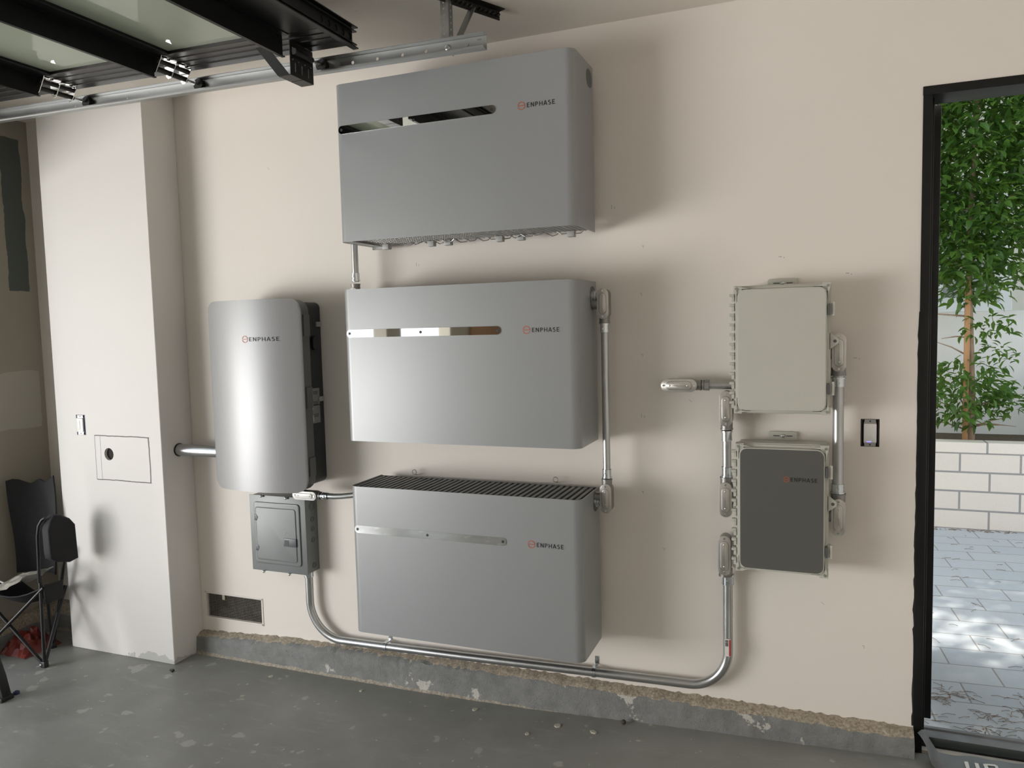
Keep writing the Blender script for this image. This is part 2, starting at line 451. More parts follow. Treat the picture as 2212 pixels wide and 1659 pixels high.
def tag(o, label=None, cat=None, group=None, kind=None):
    if label: o['label'] = label
    if cat: o['category'] = cat
    if group: o['group'] = group
    if kind: o['kind'] = kind
    return o
def thing(name, loc, label, cat, group=None):
    o = bpy.data.objects.new(name, None); o.location = loc; o.empty_display_size = 0.05
    COL.objects.link(o)
    return tag(o, label, cat, group)
def structure(o): o['kind'] = 'structure'; return o
def copy_tree(o, parent=None):
    c = o.copy(); COL.objects.link(c); c.parent = parent
    for ch in list(o.children): copy_tree(ch, c)
    return c
def dup(o, off, label, group=None):
    c = copy_tree(o); c.location = o.location + Vector(off); c['label'] = label
    if group: c['group'] = group
    return c
def cut(o, mb):
    """take the shapes of mb out of o"""
    me = bpy.data.meshes.new('c'); mb.bm.transform(Matrix.Translation(-wloc(o))); mb.bm.to_mesh(me); mb.bm.free()
    c = bpy.data.objects.new('cutter', me); COL.objects.link(c); c.location = wloc(o)
    md = o.modifiers.new('cut', 'BOOLEAN'); md.operation = 'DIFFERENCE'; md.object = c; md.solver = 'EXACT'
    dg = bpy.context.evaluated_depsgraph_get(); dg.update()
    res = bpy.data.meshes.new_from_object(o.evaluated_get(dg))
    o.modifiers.clear(); old = o.data; o.data = res
    bpy.data.objects.remove(c); bpy.data.meshes.remove(me)
    return o
def arc(c, r, a0, a1, n, plane='xz'):
    out = []
    for k in range(n + 1):
        a = math.radians(a0 + (a1 - a0) * k / n)
        u, v = r * math.cos(a), r * math.sin(a)
        out.append((c[0] + u, c[1], c[2] + v) if plane == 'xz' else (c[0] + u, c[1] + v, c[2]))
    return out

H = 2.965          # ceiling height
XL, XR, YB = -2.3, 3.5, -7.8

# ------------------------------------------------------------------ the room
def wall_grid(xs, zs, holes, y0, y1, axis='y'):
    mb = MB()
    for i in range(len(xs) - 1):
        for j in range(len(zs) - 1):
            cx, cz = (xs[i] + xs[i + 1]) / 2, (zs[j] + zs[j + 1]) / 2
            if any(h[0] < cx < h[1] and h[2] < cz < h[3] for h in holes): continue
            if axis == 'y': mb.box((xs[i], y0, zs[j]), (xs[i + 1], y1, zs[j + 1]))
            else: mb.box((y0, xs[i], zs[j]), (y1, xs[i + 1], zs[j + 1]))
    bmesh.ops.remove_doubles(mb.bm, verts=list(mb.bm.verts), dist=1e-5)
    seen = {}
    for f in list(mb.bm.faces):        # drop the inner faces between neighbouring cells
        seen.setdefault(tuple(round(c, 4) for c in f.calc_center_median()), []).append(f)
    bmesh.ops.delete(mb.bm, geom=[f for fs in seen.values() if len(fs) > 1 for f in fs], context='FACES_ONLY')
    return mb

DX0, DX1, DZ = 2.281, 3.27, 2.553
VENT = (-1.163, -0.790, 0.190, 0.322)
w = wall_grid([XL, VENT[0], VENT[1], 2.087, 2.152, DX0, DX1, XR], [0, VENT[2], VENT[3], 1.243, 1.349, DZ, H],
              [(DX0, DX1, 0, DZ), VENT, (2.087, 2.152, 1.243, 1.349)], 0.0, 0.16)
structure(w.build('wall_back', 'wall', smooth=False))
w = wall_grid([YB, -6.08, -4.86, -4.55, -0.62, 0.0], [0, 2.42, H], [(-4.55, -0.62, 0, 2.42), (-6.08, -4.86, 0, 2.42)], XL - 0.16, XL, 'x')
structure(w.build('wall_left', 'wall_grey', smooth=False))
structure(MB().box((XR, YB, 0), (XR + 0.15, 0.16, H)).build('wall_right', 'wall', smooth=False))
structure(MB().box((XL - .16, YB - 0.15, 0), (XR + .15, YB, H)).build('wall_front', 'wall', smooth=False))
structure(MB().box((XL - .16, YB - .15, H), (XR + .15, 0.16, H + 0.2)).build('ceiling', 'ceiling', smooth=False))
FLP = [(XL - .16, 0.0), (0.2, 0.0), (0.7, 0.008), (1.07, 0.022), (1.47, 0.040), (1.83, 0.051), (2.28, 0.067), (XR + .15, 0.11)]
def fl_z(x):
    for (a, za), (b, zb) in zip(FLP, FLP[1:]):
        if x <= b: return za + (zb - za) * max(0, x - a) / (b - a)
    return FLP[-1][1]
fl = MB()                                   # slab, falling slightly towards the garage door
fl.prism([(x, z) for x, z in FLP] + [(XR + .15, -0.2), (XL - .16, -0.2)], 'y', YB - .15, 0.0)
structure(fl.build('floor', 'floor', smooth=False))
d2 = structure(MB().box((XL, -7.6, 0), (XL + 0.04, -6.65, 2.1), 0.004).build('door_2', 'wood'))

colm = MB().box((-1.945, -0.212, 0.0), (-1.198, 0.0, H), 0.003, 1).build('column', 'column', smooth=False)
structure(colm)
hole = MB(); hole.cyl((-1.570, -0.3, 1.105), (-1.570, -0.08, 1.105), 0.033, 28)
hole.box((-1.795, -0.3, 1.203), (-1.728, -0.15, 1.312))
cut(colm, hole)
MB().cyl((-1.570, -0.196, 1.105), (-1.570, -0.09, 1.105), 0.0325, 28).build('hole_shade_plug', 'cavity_shade', colm)  # solid plug, coloured dark to stand for the shade inside the hole

# pencil ticks, staple holes and scuffs on the plaster
mk = MB(); rnd = random.Random(8)
for (x, z, k) in ((1.13, 2.21, 0), (1.255, 2.05, 1), (1.79, 1.975, 2), (0.20, 2.02, 0), (1.245, 1.855, 1), (1.247, 1.60, 1), (1.245, 1.335, 0), (1.243, 1.02, 1), (-1.02, 1.66, 0),
                  (2.03, 1.90, 2), (1.442, 1.415, 3), (0.03, 0.30, 1), (-0.62, 2.55, 3), (1.95, 0.62, 3), (1.33, 0.78, 1), (2.06, 1.58, 2), (-0.98, 1.31, 3), (2.10, 0.46, 1)):
    if k == 0: mk.box((x, -0.0005, z), (x + .0022, 0, z + .018)).box((x + .012, -0.0005, z), (x + .0142, 0, z + .010))
    elif k == 1: mk.box((x, -0.0005, z), (x + .008, 0, z + .0022)).box((x + .006, -0.0005, z - .009), (x + .008, 0, z))
    elif k == 2: mk.box((x, -0.0005, z), (x + .012, 0, z + .003)).box((x + .018, -0.0005, z - .004), (x + .022, 0, z - .001))
    else: mk.prism([(x, z), (x + .002, z), (x + .014, z - .010), (x + .012, z - .011)], 'y', -0.0005, 0)
mk.build('pencil_mark', 'clip', bpy.data.objects['wall_back'], smooth=False)
# concrete curb along the wall, rough top
def curb(name, x0, x1, seed, axis='x', fixed=0.0, sgn=-1):
    rnd = random.Random(seed)
    n = max(8, int((x1 - x0) / 0.02)); rows = []
    prof = [(0.064, 0.0), (0.058, 0.02), (0.056, 0.07), (0.055, 0.125), (0.048, 0.143), (0.022, 0.156), (-0.01, 0.168)]
    for i in range(n + 1):
        t = x0 + (x1 - x0) * i / n
        row = []
        hf = 1.0 if axis == 'y' or t < -1.95 else min(1.0, 0.66 + 0.36 * max(0, t + 1.2) if t < -0.66 else 0.854 + 0.10 * (t + .66))
        for k, (d, z) in enumerate(prof):
            z = z * hf
            j = 0.0025 if k < 4 else 0.006
            d2_ = d + (rnd.uniform(-j, j) if k < 6 else 0); z2 = z + (rnd.uniform(-j, j) if 0 < k else 0)
            row.append((t, fixed + sgn * d2_, z2) if axis == 'x' else (fixed + sgn * d2_, t, z2))
        rows.append(row)
    mb = MB().sheet(rows)
    bmesh.ops.recalc_face_normals(mb.bm, faces=list(mb.bm.faces))
    # ends
    return structure(mb.build(name, 'curb', ang=60))
curb('baseboard_back', -1.198, DX0, 3)
curb('baseboard_recess', XL, -1.945, 4)
curb('baseboard_left', -0.62, 0.0, 5, 'y', XL, 1)

# ------------------------------------------------------------------ side door
jd = structure(thing('door_1', (DX0, 0, 0), None, None))
mb = MB().box((DX0, -0.004, 0.0), (DX0 + 0.03, 0.15, DZ), 0.002).box((DX0 + 0.02, 0.05, 0.0), (DX0 + 0.043, 0.15, DZ - 0.03), 0.002)
mb.box((DX1 - 0.03, -0.004, 0), (DX1, 0.15, DZ), 0.002)
mb.build('door_jamb', 'black_metal', jd)
MB().box((DX0 - .001, -0.0055, DZ - 0.03), (DX1 + .001, 0.151, DZ + .001), 0.002).build('door_lintel', 'black_metal', jd)
lf = MB().box((DX0 + 0.046, 0.21, 0.105), (DX0 + 0.087, 1.09, 2.535), 0.004).build('door_leaf', 'black_metal', jd)
h = MB()
for z in (0.35, 1.3, 2.3): h.cyl((DX0 + 0.045, 0.195, z - 0.05), (DX0 + 0.045, 0.195, z + 0.05), 0.009)
h.build('door_hinge', 'black_metal', jd)
h = MB()
for sx in (-1, 1): 
    h.cyl((DX0 + 0.066, 1.02, 1.05), (DX0 + 0.066 + sx * 0.065, 1.02, 1.05), 0.012).cyl((DX0 + 0.066 + sx * 0.06, 1.02, 1.05), (DX0 + 0.066 + sx * 0.06, 0.90, 1.05), 0.009)
h.build('door_handle', 'black_metal', jd)
gp = [(DX0 + .004, 0.17)]
rnd = random.Random(12); z = 0.17
while z < 1.72:
    gp.append((DX0 - .0035 - rnd.random() * .0055 * (1 if z < .9 else .6), z)); z += rnd.uniform(.012, .05)
gp += [(DX0 - .002, 1.75), (DX0 + .004, 1.75)]
MB().prism(gp, 'y', -0.0012, 0.002).build('ragged_gap', 'dark_inner', jd, smooth=False)
sl = structure(thing('trim_1', (DX0, 0.1, 0), None, None))
MB().box((DX0 + .03, 0.095, 0.0), (DX1 + .1, 0.178, 0.084), 0.004).box((DX0 + .03, 0.160, 0.07), (DX1, 0.180, 0.092), 0.003).build('outer_sill', 'sill_grey', sl)
MB().box((DX0 + .03, 0.030, 0.0), (DX1, 0.095, 0.088), 0.003).build('threshold_black', 'black_metal', sl)
MB().box((DX0 + .03, -0.002, 0.0), (DX1, 0.030, 0.080), 0.003).build('threshold_strip', 'strip_pale', sl)

# ------------------------------------------------------------------ lettering
def strokes(x, z, hgt, y, sw):
    """the word ENPHASE as flat strokes standing on (x, z); returns an MB"""
    mb = MB(); t = 0.0006; u = hgt
    def seg(p, q):
        p = Vector((p[0], p[1])); q = Vector((q[0], q[1])); d = (q - p).normalized() * (sw * 0.5); n = Vector((-d.y, d.x))
        p = p - d * 0.0; q = q + d * 0.0
        pts = [p - n, q - n, q + n, p + n]
        mb.prism([(v.x, v.y) for v in pts], 'y', y - t, y)
    def poly(ps):
        for a, b in zip(ps, ps[1:]): seg(a, b)
    def curve(cx, cz, rx, rz, a0, a1, n=10):
        return [(cx + rx * math.cos(math.radians(a0 + (a1 - a0) * k / n)), cz + rz * math.sin(math.radians(a0 + (a1 - a0) * k / n))) for k in range(n + 1)]
    h = sw / 2
    X = x
    def E(X):
        wd = 0.58 * u
        seg((X + h, z), (X + h, z + u)); seg((X, z + h), (X + wd, z + h)); seg((X, z + u - h), (X + wd, z + u - h)); seg((X, z + u / 2), (X + wd * 0.88, z + u / 2))
        return wd
    gap = 0.27 * u
    X += E(X) + gap
    wd = 0.74 * u                                      # N
    seg((X + h, z), (X + h, z + u)); seg((X + wd - h, z), (X + wd - h, z + u)); seg((X + h, z + u - h * .4), (X + wd - h, z + h * .4)); X += wd + gap
    wd = 0.6 * u                                       # P
    seg((X + h, z), (X + h, z + u))
    poly([(X, z + u - h), (X + wd * .5, z + u - h)] + curve(X + wd * .5, z + u * .68, wd * .5 - h, u * .32 - h, 90, -90) + [(X, z + u * .36 + h)]); X += wd + gap
    wd = 0.74 * u                                      # H
    seg((X + h, z), (X + h, z + u)); seg((X + wd - h, z), (X + wd - h, z + u)); seg((X + h, z + u / 2), (X + wd - h, z + u / 2)); X += wd + gap * .7
    wd = 0.84 * u                                      # A
    seg((X + h, z), (X + wd / 2, z + u)); seg((X + wd - h, z), (X + wd / 2, z + u)); seg((X + wd * .22, z + u * .28), (X + wd * .78, z + u * .28)); X += wd + gap * .7
    wd = 0.6 * u                                       # S
    poly(curve(X + wd / 2, z + u * .74, wd / 2 - h, u * .26 - h, 35, 270)); poly(curve(X + wd / 2, z + u * .26, wd / 2 - h, u * .26 - h + h * .6, 90, -145)); X += wd + gap
    X += E(X)
    mb.box((X + gap * .4, y - t, z), (X + gap * .4 + sw * .5, y, z + sw * .5))
    return mb, X - x
def emblem(cx, cz, r, y, sw):
    mb = MB()
    for a0, a1 in ((-12 + 12, 168), (196, 344)):
        n = 18
        for k in range(n):
            b0, b1 = (math.radians(a0 + (a1 - a0) * q / n) for q in (k, k + 1))
            pts = [(cx + rr * math.cos(b), cz + rr * math.sin(b)) for rr, b in ((r - sw, b0), (r, b0), (r, b1), (r - sw, b1))]
            mb.prism(pts, 'y', y - 0.0006, y)
    mb.box((cx - r, y - 0.0006, cz - sw * .55), (cx + r, y, cz + sw * .45))
    return mb
def logo(parent, cx, cz, r, tx, tz, hgt, width, y, surf=None):
    mb, w_ = strokes(0, 0, hgt, 0, hgt * 0.155)
    mb.bm.transform(Matrix.Translation((tx, y, tz)) @ Matrix.Diagonal((width / w_, 1, 1, 1)))
    eb = emblem(cx, cz, r, y, r * 0.17)
    if surf:
        for q in (mb, eb):
            for v in q.bm.verts: v.co.y += surf(v.co.x)
    e = eb.build('emblem', 'orange', parent, smooth=False)
    e['label'] = 'orange ring emblem'
    l = mb.build('lettering', 'ink', parent, smooth=False)
    l['label'] = 'black ENPHASE lettering'

# ------------------------------------------------------------------ the three battery cabinets
GB = 'silver battery cabinets on the wall'
def make_battery(z0, label):
    W_, D_, HT, BK, r = 1.07, 0.319, 0.664, 0.045, 0.036
    root = thing('battery_cabinet', (0, 0, z0), label, 'battery cabinet', GB)
    n = 8
    def prof(o):
        pts = [(o, -BK)]
        pts += [(r + (r - o) * math.cos(math.radians(180 + 90 * k / n)), -D_ + r + (r - o) * math.sin(math.radians(180 + 90 * k / n))) for k in range(n + 1)]
        pts += [(W_ - r + (r - o) * math.cos(math.radians(270 + 90 * k / n)), -D_ + r + (r - o) * math.sin(math.radians(270 + 90 * k / n))) for k in range(n + 1)]
        pts += [(W_ - o, -BK)]
        return pts
    sh = MB().prism(prof(0) + list(reversed(prof(0.004))), 'z', z0, z0 + HT)
    shell = sh.build('housing', 'silver', root, ang=30)
    MB().box((0.012, -D_ + 0.02, z0 + 0.04), (W_ - 0.012, -BK - 0.003, z0 + HT - 0.025), 0.004).build('inner_case', 'dark_inner', root)
    g = MB()
    k = 0; pitch = 0.0268
    g.box((0.013, -D_ + .013, z0 + HT - 0.022), (W_ - .013, -BK - 0.001, z0 + HT - 0.02))
    gb = g.build('grille_tray', 'dark_inner', root, smooth=False)
    g = MB()
    while 0.012 + k * pitch < W_ - 0.02:
        x = 0.016 + k * pitch
        de = max(0.0, r - min(x, W_ - x - .0145)); yf = -D_ + .007 + (r - math.sqrt(max(0, r * r - de * de)))
        g.box((x, yf, z0 + HT - 0.013), (x + 0.0145, -BK - 0.002, z0 + HT - 0.004), 0.001, 1); k += 1
    g.box((0.005, -BK - 0.006, z0 + HT - 0.014), (W_ - .005, -BK - 0.001, z0 + HT - 0.003))
    g.build('top_grille', 'grey_slat', root, smooth=False)
    # wire screen underneath with clips
    g = MB()
    x = 0.02
    while x < W_ - 0.01:
        g.cyl((x, -D_ + .01, z0 + 0.008), (x, -BK, z0 + 0.008), 0.0013, 5); x += 0.022
    y = -D_ + .015
    while y < -BK:
        g.cyl((0.006, y, z0 + 0.0105), (W_ - .006, y, z0 + 0.0105), 0.0013, 5); y += 0.022
    rnd = random.Random(3)
    for q in range(16):
        x = 0.18 + q * 0.053; yy = -0.07 - rnd.random() * 0.05
        g.tube([(x, yy, z0 + 0.006), (x + .02, yy + rnd.uniform(-.02, .02), z0 - .006), (x + .045, yy + rnd.uniform(-.02, .02), z0 - .004), (x + .06, yy, z0 + .006)], 0.002, 6)
    g.build('wire_screen', 'wire', root)
    fl = MB()
    fl.box((0.004, -D_ + .02, z0 + 0.001), (0.055, -BK, z0 + 0.006)).box((0.004, -BK - .012, z0 - .012), (0.10, -BK, z0 + .006))
    fl.build('bottom_flange', 'clip', root, smooth=False)
    for x in (0.105, 0.335, 0.418, 0.665, 0.762, 0.985):
        c = MB().box((x - .02, -0.105, z0 - 0.018), (x + .012, -0.075, z0 + 0.006), 0.003).build('screen_clip', 'clip', root)
    # polished strip and its screws
    st = MB().rrect(0.020, 0.7485, z0 + 0.4555, z0 + 0.4895, 0.0172, -D_ - 0.0025, -D_, 0.0, n=8).build('trim_strip', 'mirror', root)
    for x in (0.035, 0.384, 0.733):
        MB().cyl((x, -D_ - 0.0034, z0 + .4725), (x, -D_ - .002, z0 + .4725), 0.0058, 20).build('strip_screw', 'ink', st)
    logo(root, 0.8575, z0 + 0.4715, 0.0158, 0.8805, z0 + 0.4625, 0.0172, 0.1135, -D_ - 0.0004)
    # lifting recess in the side, wall bracket behind
    hr = MB().rrect(-0.142, -0.062, z0 + 0.572, z0 + 0.642, 0.032, W_ - 0.0005, W_ + 0.0008, axis='x')
    hr.build('lifting_recess', 'band', root)
    for zz in (0.12, 0.45): MB().box((0.08, -BK - .01, z0 + zz), (W_ - .08, -0.0012, z0 + zz + .08)).build('wall_bracket', 'galv_dull', root)
    return root
ZT, ZM, ZB = 2.114, 1.245, 0.377
bat = make_battery(ZT, 'silver battery cabinet, topmost of the three, under the ceiling')
dup(bat, (0, 0, ZM - ZT), 'silver battery cabinet, middle of the three, with bright mirror strip')
dup(bat, (0, 0, ZB - ZT), 'silver battery cabinet, lowest of the three, with slatted top showing')
for x, lab in ((0.169, 'thin wire eye hook behind the slatted top, far end'), (0.869, 'thin wire eye hook behind the slatted top, near conduit elbow')):
    e = MB().tube(arc((x, -0.03, 1.058), 0.011, 0, 360, 16)[:-1], 0.0018, 6, True).cyl((x, -0.03, 1.047), (x, 0.0, 1.040), 0.002, 8)
    tag(e.build('eye_hook', 'wire', at=(x, -0.03, 1.04)), lab, 'hook', 'eye hooks above lowest cabinet')

# ------------------------------------------------------------------ conduit pieces
def cbody(loc, length, w_, d_, axis, hub, label, group='conduit bodies', back=None, cover='cast_cover', hub_len=0.03, rc=0.0205):
    """conduit body: stadium box with a stamped cover facing the room (-y); hub: list of directions that carry a hub"""
    x, y, z = loc
    root = thing('conduit_fitting', loc, label, 'conduit body', group)
    hw = w_ / 2; hl = length / 2
    if axis == 'z': R_ = (x - hw, x + hw, z - hl, z + hl)
    else: R_ = (x - hl, x + hl, z - hw, z + hw)
    y0 = y - d_ / 2; y1 = y + d_ / 2
    b = MB().rrect(R_[0] + .002, R_[1] - .002, R_[2] + .002, R_[3] - .002, hw, y0 + 0.004, y1, 0.004, n=8)
    for dd in hub:
        dv = Vector(dd); p = Vector((x, y, z)) + dv * (hl - 0.014 if abs(dv.z if axis == 'z' else dv.x) > .5 else hw - .006)
        q = p + dv * (0.014 + hub_len)
        b.cyl(p, q, rc * 1.28, 24)
        b.cyl(q - dv * 0.006, q, rc * 1.36, 24)
    b.build('body', 'cast', root)
    c = MB().rrect(R_[0], R_[1], R_[2], R_[3], hw, y0 - 0.0005, y0 + 0.004, 0.001, n=8)
    m = 0.0085; e = 0.020
    if axis == 'z': c.rrect(R_[0] + m, R_[1] - m, R_[2] + e, R_[3] - e, hw - m, y0 - 0.0055, y0, 0.0045, n=8)
    else: c.rrect(R_[0] + e, R_[1] - e, R_[2] + m, R_[3] - m, hw - m, y0 - 0.0055, y0, 0.0045, n=8)
    cv = c.build('cover', cover, root)
    # two embossed dimples, two screws
    for s_ in (-1, 1):
        p = (x, y0 - .0055, z + s_ * (hl - e - .016)) if axis == 'z' else (x + s_ * (hl - e - .016), y0 - .0055, z)
        MB().sph(p, 0.004, (1, 0.35, 1), 10).build('dimple', cover, cv)
        ps = (x, y0, z + s_ * (hl - .0105)) if axis == 'z' else (x + s_ * (hl - .0105), y0, z)
        MB().cyl((ps[0], y0 - .0035, ps[2]), (ps[0], y0 + .002, ps[2]), 0.0042, 14).build('screw', 'zinc', cv)
    return root
def coupling(parent, p, d, rc, ln=0.05, name='coupling'):
    p = Vector(p); d = Vector(d).normalized()
    m = MB().cyl(p, p + d * ln, rc * 1.17, 24).cyl(p, p + d * 0.006, rc * 1.34, 24).cyl(p + d * (ln - .004), p + d * ln, rc * 1.22, 24)
    o = m.build(name, 'zinc', parent)
    side = d.cross(Vector((0, 1, 0)))
    sv = Vector((0, -1, 0))
    q = p + d * ln * 0.6 + sv * rc * 1.1
    MB().cyl(q, q + sv * 0.007, 0.0042, 12).build('set_screw', 'zinc', o)
    return o
GC = 'straight conduits on the wall'

# beside the stack, far edge: peeks out between the two upper cabinets
YC = -0.112
c = thing('conduit', (-0.058, YC, 1.99), 'short vertical steel conduit between topmost and middle cabinets', 'conduit', GC)
MB().tube([(-0.058, YC, 1.955), (-0.058, YC, 2.0), (-0.058, YC, 2.22)] + arc((-0.058 + .045, YC, 2.25), 0.045, 180, 90, 8) + [(0.001, YC, 2.295)], 0.0155, 20).build('pipe', 'galv', c, ang=60)
coupling(c, (-0.058, YC, 1.958), (0, 0, 1), 0.0155, 0.036)
cbody((-0.060, YC, 1.865), 0.125, 0.052, 0.055, 'z', [(0, 0, 1), (1, 0, 0)], 'conduit body whose pale round top peeks over middle cabinet', cover='white_cover', hub_len=0.018, rc=0.0165)
# near edge: from middle cabinet down to the lowest
XC = 1.122
c = thing('conduit', (XC, YC, 1.1), 'long vertical steel conduit beside middle cabinet', 'conduit', GC)
MB().cyl((XC, YC, 1.10), (XC, YC, 1.745), 0.0155).build('pipe', 'galv', c)
coupling(c, (XC, YC, 1.735), (0, 0, -1), 0.0155, 0.036)
coupling(c, (XC, YC, 1.095), (0, 0, 1), 0.0155, 0.036)
cbody((XC, YC, 1.815), 0.124, 0.048, 0.055, 'z', [(0, 0, -1), (-1, 0, 0)], 'conduit body with oval cover at top corner of middle cabinet', hub_len=0.018, rc=0.0165)
cbody((XC, YC, 1.012), 0.122, 0.048, 0.055, 'z', [(0, 0, 1), (-1, 0, 0)], 'conduit body with oval cover beside the slatted cabinet top', hub_len=0.018, rc=0.0165)
for z, lab in ((1.847, 'short threaded nipple joining middle cabinet to its conduit body'), (0.992, 'short threaded nipple joining lowest cabinet to its conduit body')):
    n_ = thing('conduit_nipple', (1.075, YC, z), lab, 'pipe fitting', 'conduit nipples')
    MB().cyl((1.068, YC, z), (1.10, YC, z), 0.017).build('thread', 'galv_dull', n_)
    MB().cyl((1.070, YC, z), (1.078, YC, z), 0.025, 8).cyl((1.083, YC, z), (1.090, YC, z), 0.022, 8).build('lock_nut', 'zinc', n_)

# big pipe from the column into the controller
c = thing('conduit', (-1.2, -0.10, 1.125), 'thick horizontal steel conduit from column side to controller', 'conduit', GC)
MB().cyl((-1.205, -0.10, 1.125), (-0.79, -0.10, 1.125), 0.0305, 32).build('pipe', 'galv', c)
cl = MB().cyl((-1.2, -0.10, 1.125), (-1.193, -0.10, 1.125), 0.0345, 32).build('collar', 'black_plastic', c)

# long bent conduit from the breaker panel to the enclosures
YD = -0.045
z_l, z_r = 0.188, 0.229
path = [(-0.447, YD, 0.56), (-0.447, YD, 0.47), (-0.447, YD, 0.40)]
path += arc((-0.447 + 0.185, YD, 0.373), 0.185, 180, 268, 18)
path += [(-0.1, YD, 0.1905), (0.4, YD, 0.2005), (1.0, YD, 0.2165), (1.30, YD, 0.2245)]
path += arc((1.440, YD, 0.388), 0.16, 272, 360, 18)
path += [(1.600, YD, 0.48), (1.600, YD, 0.60), (1.600, YD, 0.735)]
c = thing('conduit', (-0.447, YD, 0.19), 'long bent steel conduit along curb under lowest cabinet', 'conduit', 'bent conduits')
MB().tube(path, 0.0195, 20).build('pipe', 'galv', c, ang=60)
coupling(c, (1.600, YD, 0.712), (0, 0, -1), 0.0195, 0.042)
coupling(c, (-0.447, YD, 0.527), (0, 0, -1), 0.0195, 0.03, 'connector')
s_ = MB().rrect(1.589, 1.612, 0.376, 0.448, 0.001, YD - 0.0212, YD - 0.0185).build('sticker', 'paper', c)
MB().box((1.606, YD - .0215, 0.378), (1.6125, YD - .0195, 0.446)).build('red_edge', 'red_tape', s_, smooth=False)
t = MB()
rnd = random.Random(5)
for k in range(11): t.box((1.5915, YD - .0218, 0.418 + k * 0.0024), (1.6035, YD - .0211, 0.419 + k * .0024 + rnd.uniform(0, .0008)))
t.build('barcode', 'ink', s_, smooth=False)
for (x, z, lab) in ((-0.012, 0.1925, 'pipe strap on long bent conduit under lowest cabinet'), (1.035, 0.2175, 'upright pipe strap where long conduit leaves lowest cabinet')):
    st = thing('pipe_strap', (x, YD, z), lab, 'pipe strap', 'pipe straps')
    g = MB()
    ring = [(YD + 0.0225 * math.cos(math.radians(a)), z + 0.0225 * math.sin(math.radians(a))) for a in range(70, 320, 12)]
    outer = ring; inner = [(YD + 0.0202 * math.cos(math.radians(a)), z + 0.0202 * math.sin(math.radians(a))) for a in range(70, 320, 12)]
    g.prism(outer + list(reversed(inner)), 'x', x - .008, x + .008)
    g.box((x - .009, -0.003, z + .018), (x + .009, 0.0, z + .055), 0.001).box((x - .009, -0.042, z + .0195), (x + .009, 0.0, z + .0215))
    g.build('band', 'zinc', st)
    MB().cyl((x, -0.006, z + .040), (x, 0.0, z + .040), 0.005, 12).build('screw', 'galv_dull', st)

# conduits around the two enclosures
YE = -0.068
cbody((1.592, -0.06, 0.800), 0.16, 0.050, 0.066, 'z', [(0, 0, -1), (1, 0, 0)], 'conduit body on top of the long bent conduit', hub_len=0.012, rc=0.0195)
cbody((1.600, YE, 1.390), 0.140, 0.050, 0.066, 'z', [(0, 0, -1), (1, 0, 0)], 'upright conduit body at hinged edge of pale enclosure', hub_len=0.016, rc=0.018)
cbody((1.598, YE, 1.028), 0.140, 0.050, 0.066, 'z', [(0, 0, 1), (1, 0, 0)], 'upright conduit body at hinged edge of grey enclosure, below short conduit', hub_len=0.016, rc=0.018)
c = thing('conduit', (1.600, YE, 1.15), 'short vertical steel conduit at hinged edges of the enclosures', 'conduit', GC)
MB().cyl((1.600, YE, 1.12), (1.600, YE, 1.30), 0.0172).build('pipe', 'galv', c)
coupling(c, (1.600, YE, 1.300), (0, 0, -1), 0.0172, 0.04)
coupling(c, (1.600, YE, 1.115), (0, 0, 1), 0.0172, 0.04)
cbody((1.418, YE, 1.480), 0.142, 0.052, 0.060, 'x', [(1, 0, 0)], 'horizontal conduit body standing alone on wall beside pale enclosure', hub_len=0.014, rc=0.016)
c = thing('conduit', (1.56, YE, 1.480), 'short horizontal steel conduit into side of pale enclosure', 'conduit', GC)
MB().cyl((1.505, YE, 1.480), (1.645, YE, 1.480), 0.0155).build('pipe', 'galv_dull', c)
MB().cyl((1.508, YE, 1.480), (1.514, YE, 1.480), 0.021, 24).cyl((1.516, YE, 1.480), (1.534, YE, 1.480), 0.0215, 6).build('compression_nut', 'cast', c)
XE = 2.006
cbody((XE, YE, 1.606), 0.142, 0.050, 0.066, 'z', [(0, 0, -1), (-1, 0, 0)], 'upright conduit body at latch edge of pale enclosure', hub_len=0.016, rc=0.02)
cbody((XE + .002, YE, 0.985), 0.142, 0.050, 0.066, 'z', [(0, 0, 1), (-1, 0, 0)], 'upright conduit body at latch edge of grey enclosure', hub_len=0.016, rc=0.02)
c = thing('conduit', (XE, YE, 1.3), 'long vertical steel conduit at latch edges of the enclosures', 'conduit', GC)
MB().cyl((XE, YE, 1.07), (XE, YE, 1.52), 0.0195).build('pipe', 'galv', c)
coupling(c, (XE, YE, 1.513), (0, 0, -1), 0.0195, 0.035)
coupling(c, (XE, YE, 1.073), (0, 0, 1), 0.0195, 0.035)

